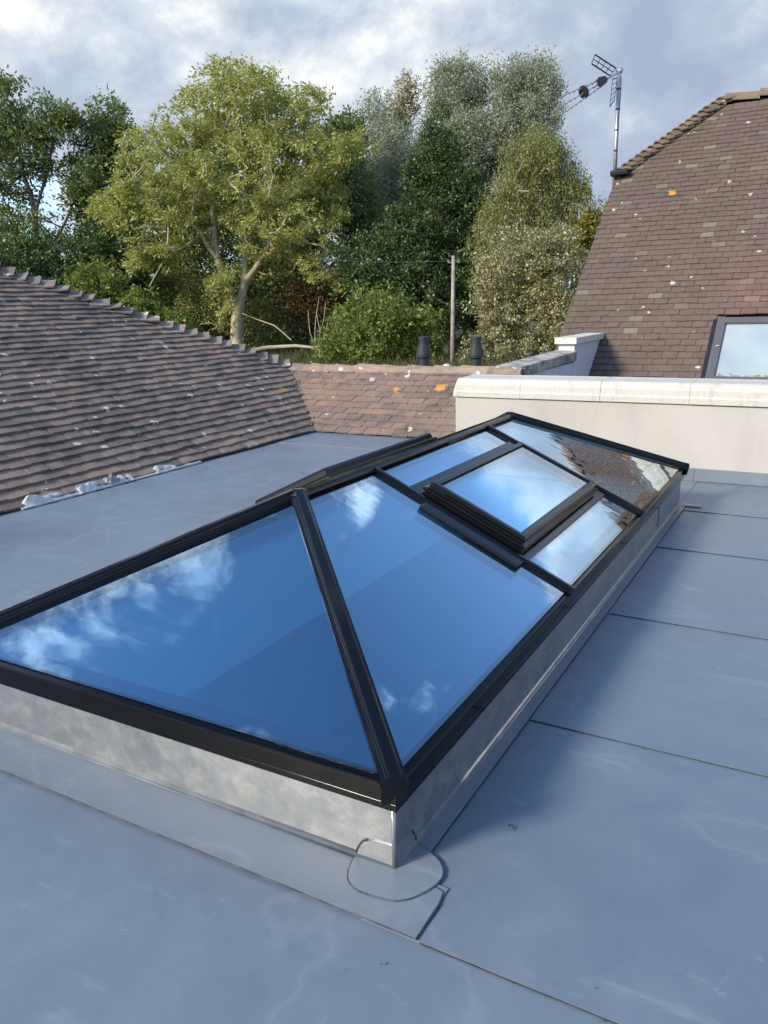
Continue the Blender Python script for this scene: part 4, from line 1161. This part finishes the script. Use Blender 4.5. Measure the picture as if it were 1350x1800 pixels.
DA = 58.0     # the ash
ash_paths = [
    [(420, 632), (416, 590), (418, 548)],
    [(418, 548), (430, 500, .3), (431, 440, .6), (427, 370, .6), (432, 290, .4), (446, 200, .2), (452, 150)],
    [(418, 548), (398, 500, -.4), (382, 455, -.8), (352, 408, -1.4), (312, 372, -2), (262, 342, -2.6), (205, 330, -3)],
    [(382, 455), (376, 400, -.5), (368, 330, -.3), (352, 250, 0), (340, 175, .4)],
    [(431, 440), (462, 372, .8), (505, 300, 1.0), (535, 230, 1.2)],
    [(430, 500), (462, 452, -.8), (512, 425, -1.6), (565, 432, -2), (608, 462, -2.2)],
    [(418, 548), (448, 560, -.8), (482, 572, -1.5), (512, 598, -2)],
    [(352, 408), (330, 430, -1.6), (290, 455, -2), (262, 505, -2.2)],
    [(416, 590), (398, 585, -.6), (372, 568, -1), (352, 570, -1.2)],
]
ash_lobes = [(455, 205, 118, 88), (350, 215, 100, 70), (540, 265, 70, 100), (290, 300, 100, 85, -1), (420, 320, 130, 90), (230, 350, 62, 45, -2), (500, 390, 100, 70, -1),
             (300, 400, 80, 55, -1), (560, 330, 50, 80), (430, 170, 90, 55), (560, 455, 45, 40, -2), (270, 450, 30, 45, -2), (390, 520, 30, 40, -1.5)]
tree('ash_tree', 'tall yellow-green windblown ash with pale forked trunk behind the ridge', 'tree', (420, 628), DA, ash_lobes, 640, 92, 0.46, 0.29, 0.38, L_ASH, B_PALE, 3,
     paths=ash_paths, base_r=0.48, tip_r=0.034, wind_k=0.75, droop=0.35, fill=0.42, nshoot=760, tone=0.6)
# fallen bough beside the ash
rng = np.random.default_rng(4)
pt = [at(*q) for q in ((432, 618, 56), (470, 611, 55.5), (520, 608, 55), (556, 611, 54.6), (575, 634, 54.4))]
mb = MB(); mb.tube(pt, [0.16, 0.15, 0.12, 0.09, 0.04], 7)
for k in range(9):
    a_ = pt[3] + rng.normal(size=3) * 0.15; b_ = a_ + RH * rng.uniform(-0.6, 2.6) + UPZ * rng.uniform(0.6, 3.4) - FH * rng.uniform(0, .6)
    mb.tube([a_, (a_ + b_) / 2 + rng.normal(size=3) * .25, b_], [0.04, 0.028, 0.012], 5)
tag(obj('bough', mb, B_PALE, smooth=True), 'pale bare bough lying level above the grass by the ash trunk', 'branch')

tree('woodland_tree', 'tall dark tree with open gaps at the far left edge', 'tree', (45, 560), 64, [(0, 190, 75, 80), (60, 235, 70, 75), (105, 205, 38, 42), (-20, 300, 80, 90), (40, 420, 95, 70), (150, 330, 40, 60), (-40, 430, 80, 80)],
     360, 60, 0.55, 0.34, 0.45, L_DARK, B_DARK, 21, paths=[[(70, 580), (66, 470), (62, 380)], [(62, 380), (40, 300), (20, 200)], [(62, 380), (85, 300), (100, 215)], [(66, 470), (110, 400), (150, 320)], [(66, 470), (30, 400), (0, 330)]], base_r=0.4, tip_r=0.03, fill=0.45, wind_k=0.3, nshoot=260)
tree('woodland_tree', 'dark green tree between the left edge tree and the ash', 'tree', (190, 560), 66, [(195, 240, 48, 62), (165, 300, 45, 60), (225, 300, 45, 80), (190, 390, 65, 70), (205, 210, 28, 30)],
     260, 62, 0.55, 0.34, 0.45, L_DARK, B_DARK, 22, base_r=0.35, tip_r=0.03, wind_k=0.3, nshoot=120)
tree('ivy_clad_tree', 'low dark ivy-covered mass at the left behind the hip tiles', 'tree', (110, 580), 60, [(60, 480, 90, 70), (170, 470, 80, 85), (20, 520, 70, 60), (230, 500, 50, 70)],
     300, 80, 0.50, 0.26, 0.7, L_HOLLY, B_DARK, 23, base_r=0.25, nshoot=60)
tree('laurel_bush', 'bright green rounded bush just behind the hip tiles', 'bush', (225, 585), 50, [(215, 535, 52, 42), (175, 510, 40, 50), (250, 548, 28, 30), (285, 570, 40, 25)],
     170, 75, 0.34, 0.24, 0.6, L_BRIGHT, B_DARK, 24, lump=1.6, base_r=0.1, nshoot=50)
tree('woodland_tree', 'slender green tree with sky gaps between ash and poplars', 'tree', (610, 600), 66, [(585, 235, 40, 50), (625, 260, 34, 55), (610, 340, 60, 70), (640, 400, 55, 70), (570, 300, 30, 60)],
     210, 58, 0.50, 0.32, 0.45, L_DARK, B_PALE, 25, base_r=0.35, tip_r=0.03, wind_k=0.3, nshoot=160)
GP = 'silver poplars behind the dark evergreen'
pop = dict(spread=0.62, size=0.25, aspect=0.42, flat=1.3, lmat=L_SILVER, bmat=B_GREY, base_r=0.4, tip_r=0.02, wind_k=0.6, fill=0.45, group=GP)
tree('silver_poplar', 'leftmost short silver poplar, next to the bare twig top', 'tree', (670, 600), 72, [(665, 215, 28, 40), (690, 290, 55, 70), (660, 330, 45, 70), (705, 400, 55, 70), (740, 330, 60, 80)], 300, 115, seed=31, **pop)
tree('silver_poplar', 'tall silver poplar with twin tops above the dark evergreen', 'tree', (800, 600), 72, [(790, 160, 36, 52), (815, 150, 36, 46), (765, 210, 30, 60), (835, 170, 26, 50), (800, 250, 70, 70), (845, 260, 40, 80)], 320, 118, seed=32, **pop)
tree('silver_poplar', 'tall rounded silver poplar farther to the right, above the weeping birch', 'tree', (910, 600), 72, [(895, 150, 40, 52), (945, 180, 38, 62), (900, 235, 50, 70), (955, 250, 38, 70), (930, 300, 55, 60), (880, 190, 26, 60)], 330, 118, seed=33, **pop)
tree('bare_topped_tree', 'thin tawny tree with bare upright twigs above the silver poplar', 'tree', (705, 600), 74, [(705, 185, 34, 42), (715, 160, 22, 34), (690, 215, 40, 30)],
     110, 26, 0.42, 0.30, 0.3, L_YEL, B_GREY, 34, base_r=0.25, tip_r=0.022, pull=-0.25)
tree('evergreen_tree', 'big dark glossy evergreen in the middle of the tree line', 'tree', (790, 620), 55, [(775, 290, 48, 80), (745, 310, 38, 75), (830, 360, 42, 70), (790, 400, 85, 80), (720, 460, 65, 70, -.5), (850, 440, 45, 55), (700, 400, 30, 40), (780, 520, 110, 70), (690, 520, 60, 60), (850, 540, 50, 70), (650, 470, 45, 55)],
     760, 92, 0.44, 0.22, 0.55, L_HOLLY, B_DARK, 41, base_r=0.5, tip_r=0.02, fill=0.4, nshoot=140)
tree('weeping_birch', 'weeping birch with hanging olive foliage beside the silver poplars', 'tree', (935, 600), 51, [(940, 275, 48, 45), (975, 310, 36, 60), (915, 330, 45, 70), (960, 380, 42, 60), (880, 400, 50, 60), (1000, 350, 20, 60), (890, 470, 50, 50)],
     300, 100, 0.38, 0.21, 0.34, L_BIRCH, B_GREY, 42, lump=1.5, base_r=0.28, tip_r=0.012, droop=1.3, flat=1.7, wind_k=-0.25, nshoot=200, pull=-0.2)
tree('autumn_sapling', 'small yellowing sapling poking out beside the tiled house roof', 'tree', (1035, 560), 50, [(1025, 400, 20, 24), (1040, 390, 14, 20), (1015, 430, 25, 30), (1045, 430, 18, 30)],
     60, 40, 0.32, 0.26, 0.5, L_YEL, B_GREY, 43, base_r=0.08, nshoot=60)
tree('sallow_bush', 'large pale flecked bush with cream leaf undersides left of the house', 'bush', (930, 655), 45, [(930, 470, 78, 70), (970, 450, 60, 55), (880, 520, 55, 70), (990, 520, 55, 80), (930, 570, 95, 75), (875, 600, 50, 50), (1010, 590, 50, 60)],
     560, 92, 0.32, 0.165, 0.5, L_PALE, B_GREY, 44, paths=[[(930, 660), (932, 600), (925, 520)], [(932, 600), (960, 540), (985, 460)], [(930, 660), (890, 600), (870, 540)]], base_r=0.14, tip_r=0.012, fill=0.4, nshoot=200, wind_k=0.3)
tree('elder_bush', 'bright green spreading bush beyond the ridge left of the flues', 'bush', (650, 640), 47, [(650, 565, 55, 34), (600, 585, 42, 30), (705, 575, 40, 36), (680, 535, 30, 22), (590, 612, 40, 20), (728, 605, 22, 34), (640, 610, 60, 22), (625, 545, 25, 18)],
     230, 60, 0.40, 0.28, 0.42, L_BRIGHT, B_PALE, 45, lump=2.0, base_r=0.10, tip_r=0.012, wind_k=0.5, nshoot=160)
tree('rusty_shrub', 'rust-brown shrub in shade right of the ash trunk', 'bush', (560, 620), 60, [(560, 500, 55, 45), (520, 540, 50, 45), (590, 540, 40, 40)], 130, 50, 0.5, 0.25, 0.35, L_RUST, B_DARK, 46, base_r=0.12, nshoot=90)
tree('hazel_bush', 'olive undergrowth bush behind the ash trunk', 'bush', (330, 610), 61, [(320, 540, 60, 60), (370, 560, 60, 50), (300, 590, 50, 30), (450, 570, 60, 50)], 260, 60, 0.5, 0.28, 0.42, L_BIRCH, B_DARK, 47, base_r=0.12, nshoot=90)

tree('woodland_tree', 'broad dark tree half hidden behind the ash crown', 'tree', (400, 600), 70, [(330, 400, 85, 70), (450, 420, 90, 70), (400, 330, 110, 70), (540, 420, 70, 70), (260, 470, 60, 60), (480, 500, 90, 60), (360, 500, 80, 60)],
     420, 70, 0.60, 0.34, 0.5, L_DARK, B_DARK, 48, base_r=0.35, tip_r=0.03, nshoot=120)

# dark wood behind everything (reads as one mass)
rng = np.random.default_rng(77)
Cw = []
for px in range(-260, 1120, 11):
    for k in range(5):
        Cw.append(at(px + rng.uniform(-10, 10), rng.uniform(455 if 0 < px < 620 else 430, 640), rng.uniform(74, 88)))
Cw = np.array(Cw); Cw = Cw[Cw[:, 2] > GROUND_Z]
v, q, rn = leaves(Cw, 70, 1.2, 0.55, 0.7, rng)
o = bpy.data.objects.new('undergrowth', mesh_np('undergrowth', v, q, L_DARK, rn)); COL.objects.link(o)
o['kind'] = 'stuff'; o['label'] = 'dark mass of wood and undergrowth behind the trees'; o['category'] = 'undergrowth'

# long grass of the bank beyond the ridge
ng = 26000
px = rng.uniform(180, 1080, ng); py = rng.uniform(600, 668, ng)
gp = np.array([at(a, b_, gdepth(a, b_)) for a, b_ in zip(px, py)])
hgt = rng.uniform(0.25, 0.75, ng)[:, None]; ln = unit(rng.normal(size=(ng, 3)) * 0.4 - RH * 0.3 + UPZ)
sd_ = unit(np.cross(ln, rng.normal(size=(ng, 3)))) * 0.025
v = np.stack([gp - sd_, gp + sd_, gp + ln * hgt + sd_ * .2, gp + ln * hgt - sd_ * .2], 1).reshape(-1, 3)
L_GRASS = leaf_mat('long_grass', [(0.035, 0.06, 0.014), (0.06, 0.085, 0.02), (0.13, 0.12, 0.05), (0.20, 0.17, 0.09)], trans=0.25)
o = bpy.data.objects.new('grass', mesh_np('grass', v, np.arange(ng * 4).reshape(-1, 4), L_GRASS, rng.random(ng))); COL.objects.link(o)
o['kind'] = 'stuff'; o['label'] = 'long rough grass on the bank beyond the tiled ridge'; o['category'] = 'grass'

# ------------------------------------------------------------------ telegraph pole and wires
DP = gdepth(795, 642) * 0.96
pp = at(795, 645, DP); pt_ = at(797, 450, DP)
tp = thing('telegraph_pole', 'weathered grey wooden pole standing in front of the trees', 'pole', (pp[0], pp[1], GROUND_Z))
mb = MB(); mb.tube([(pp[0], pp[1], GROUND_Z), tuple(pt_)], [0.125, 0.095], 12); obj('pole', mb, M_POLE, tp, smooth=True)
mb = MB(); c = np.array(pt_) - UPZ * 0.35; mb.tube([c - RH * 0.30, c + RH * 0.30], 0.03, 6)
for k in (-0.28, 0.28): mb.tube([c + RH * k, c + RH * k + UPZ * 0.16], 0.04, 8)
obj('cross_arm', mb, M_POLE, tp)
for k, (x1_, y1_, d1) in enumerate(((560, 458, 50), (900, 452, 52))):
    e_ = at(x1_, y1_, d1); pts = [c + UPZ * 0.1 + (e_ - c) * t_ - UPZ * 0.5 * t_ * (1 - t_) for t_ in np.linspace(0, 1, 9)]
    mb = MB(); mb.tube(pts, 0.005, 4)
    tag(obj('overhead_wire', mb, M_ALU), ('thin overhead wire running left from the wooden pole' if k == 0 else 'thin overhead wire running right from the wooden pole'), 'wire', 'overhead wires from the pole')

# a dark twig and crumbs lying on the membrane
mb = MB(); mb.tube([(0.150, 0.235, 0.006), (0.158, 0.232, 0.009), (0.166, 0.226, 0.006)], 0.0016, 5)
tag(obj('twig', mb, M_PLASTIC), 'tiny dark twig lying on the grey membrane right of the skylight corner', 'twig')

mb = MB(); rv = random.Random(31)
for i in range(110):
    x_, y_ = (rv.uniform(0.06, 2.0), rv.uniform(-1.2, 3.7)) if i % 3 else (rv.uniform(-3.2, -1.5), rv.uniform(0.2, 4.4))
    if i % 10 == 0: x_, y_ = rv.uniform(-1.4, 0.6), rv.uniform(-0.9, -0.17)
    r0 = rv.uniform(0.0012, 0.0042); c = np.array([x_, y_, 0.0062])
    mb.add([c + (r0 * rv.uniform(.6, 2.0), 0, 0), c + (-r0, r0, 0), c + (-r0 * .6, -r0, 0), c + (0, 0, r0 * .7)], [(0, 1, 3), (1, 2, 3), (2, 0, 3), (0, 2, 1)])
o = obj('grit', mb, simple('grit_crumbs', (0.16, 0.15, 0.13), 0.9, var=0.9, scale=8), kind='stuff'); o['label'] = 'specks of grit and leaf crumbs on the flat roof'; o['category'] = 'grit'
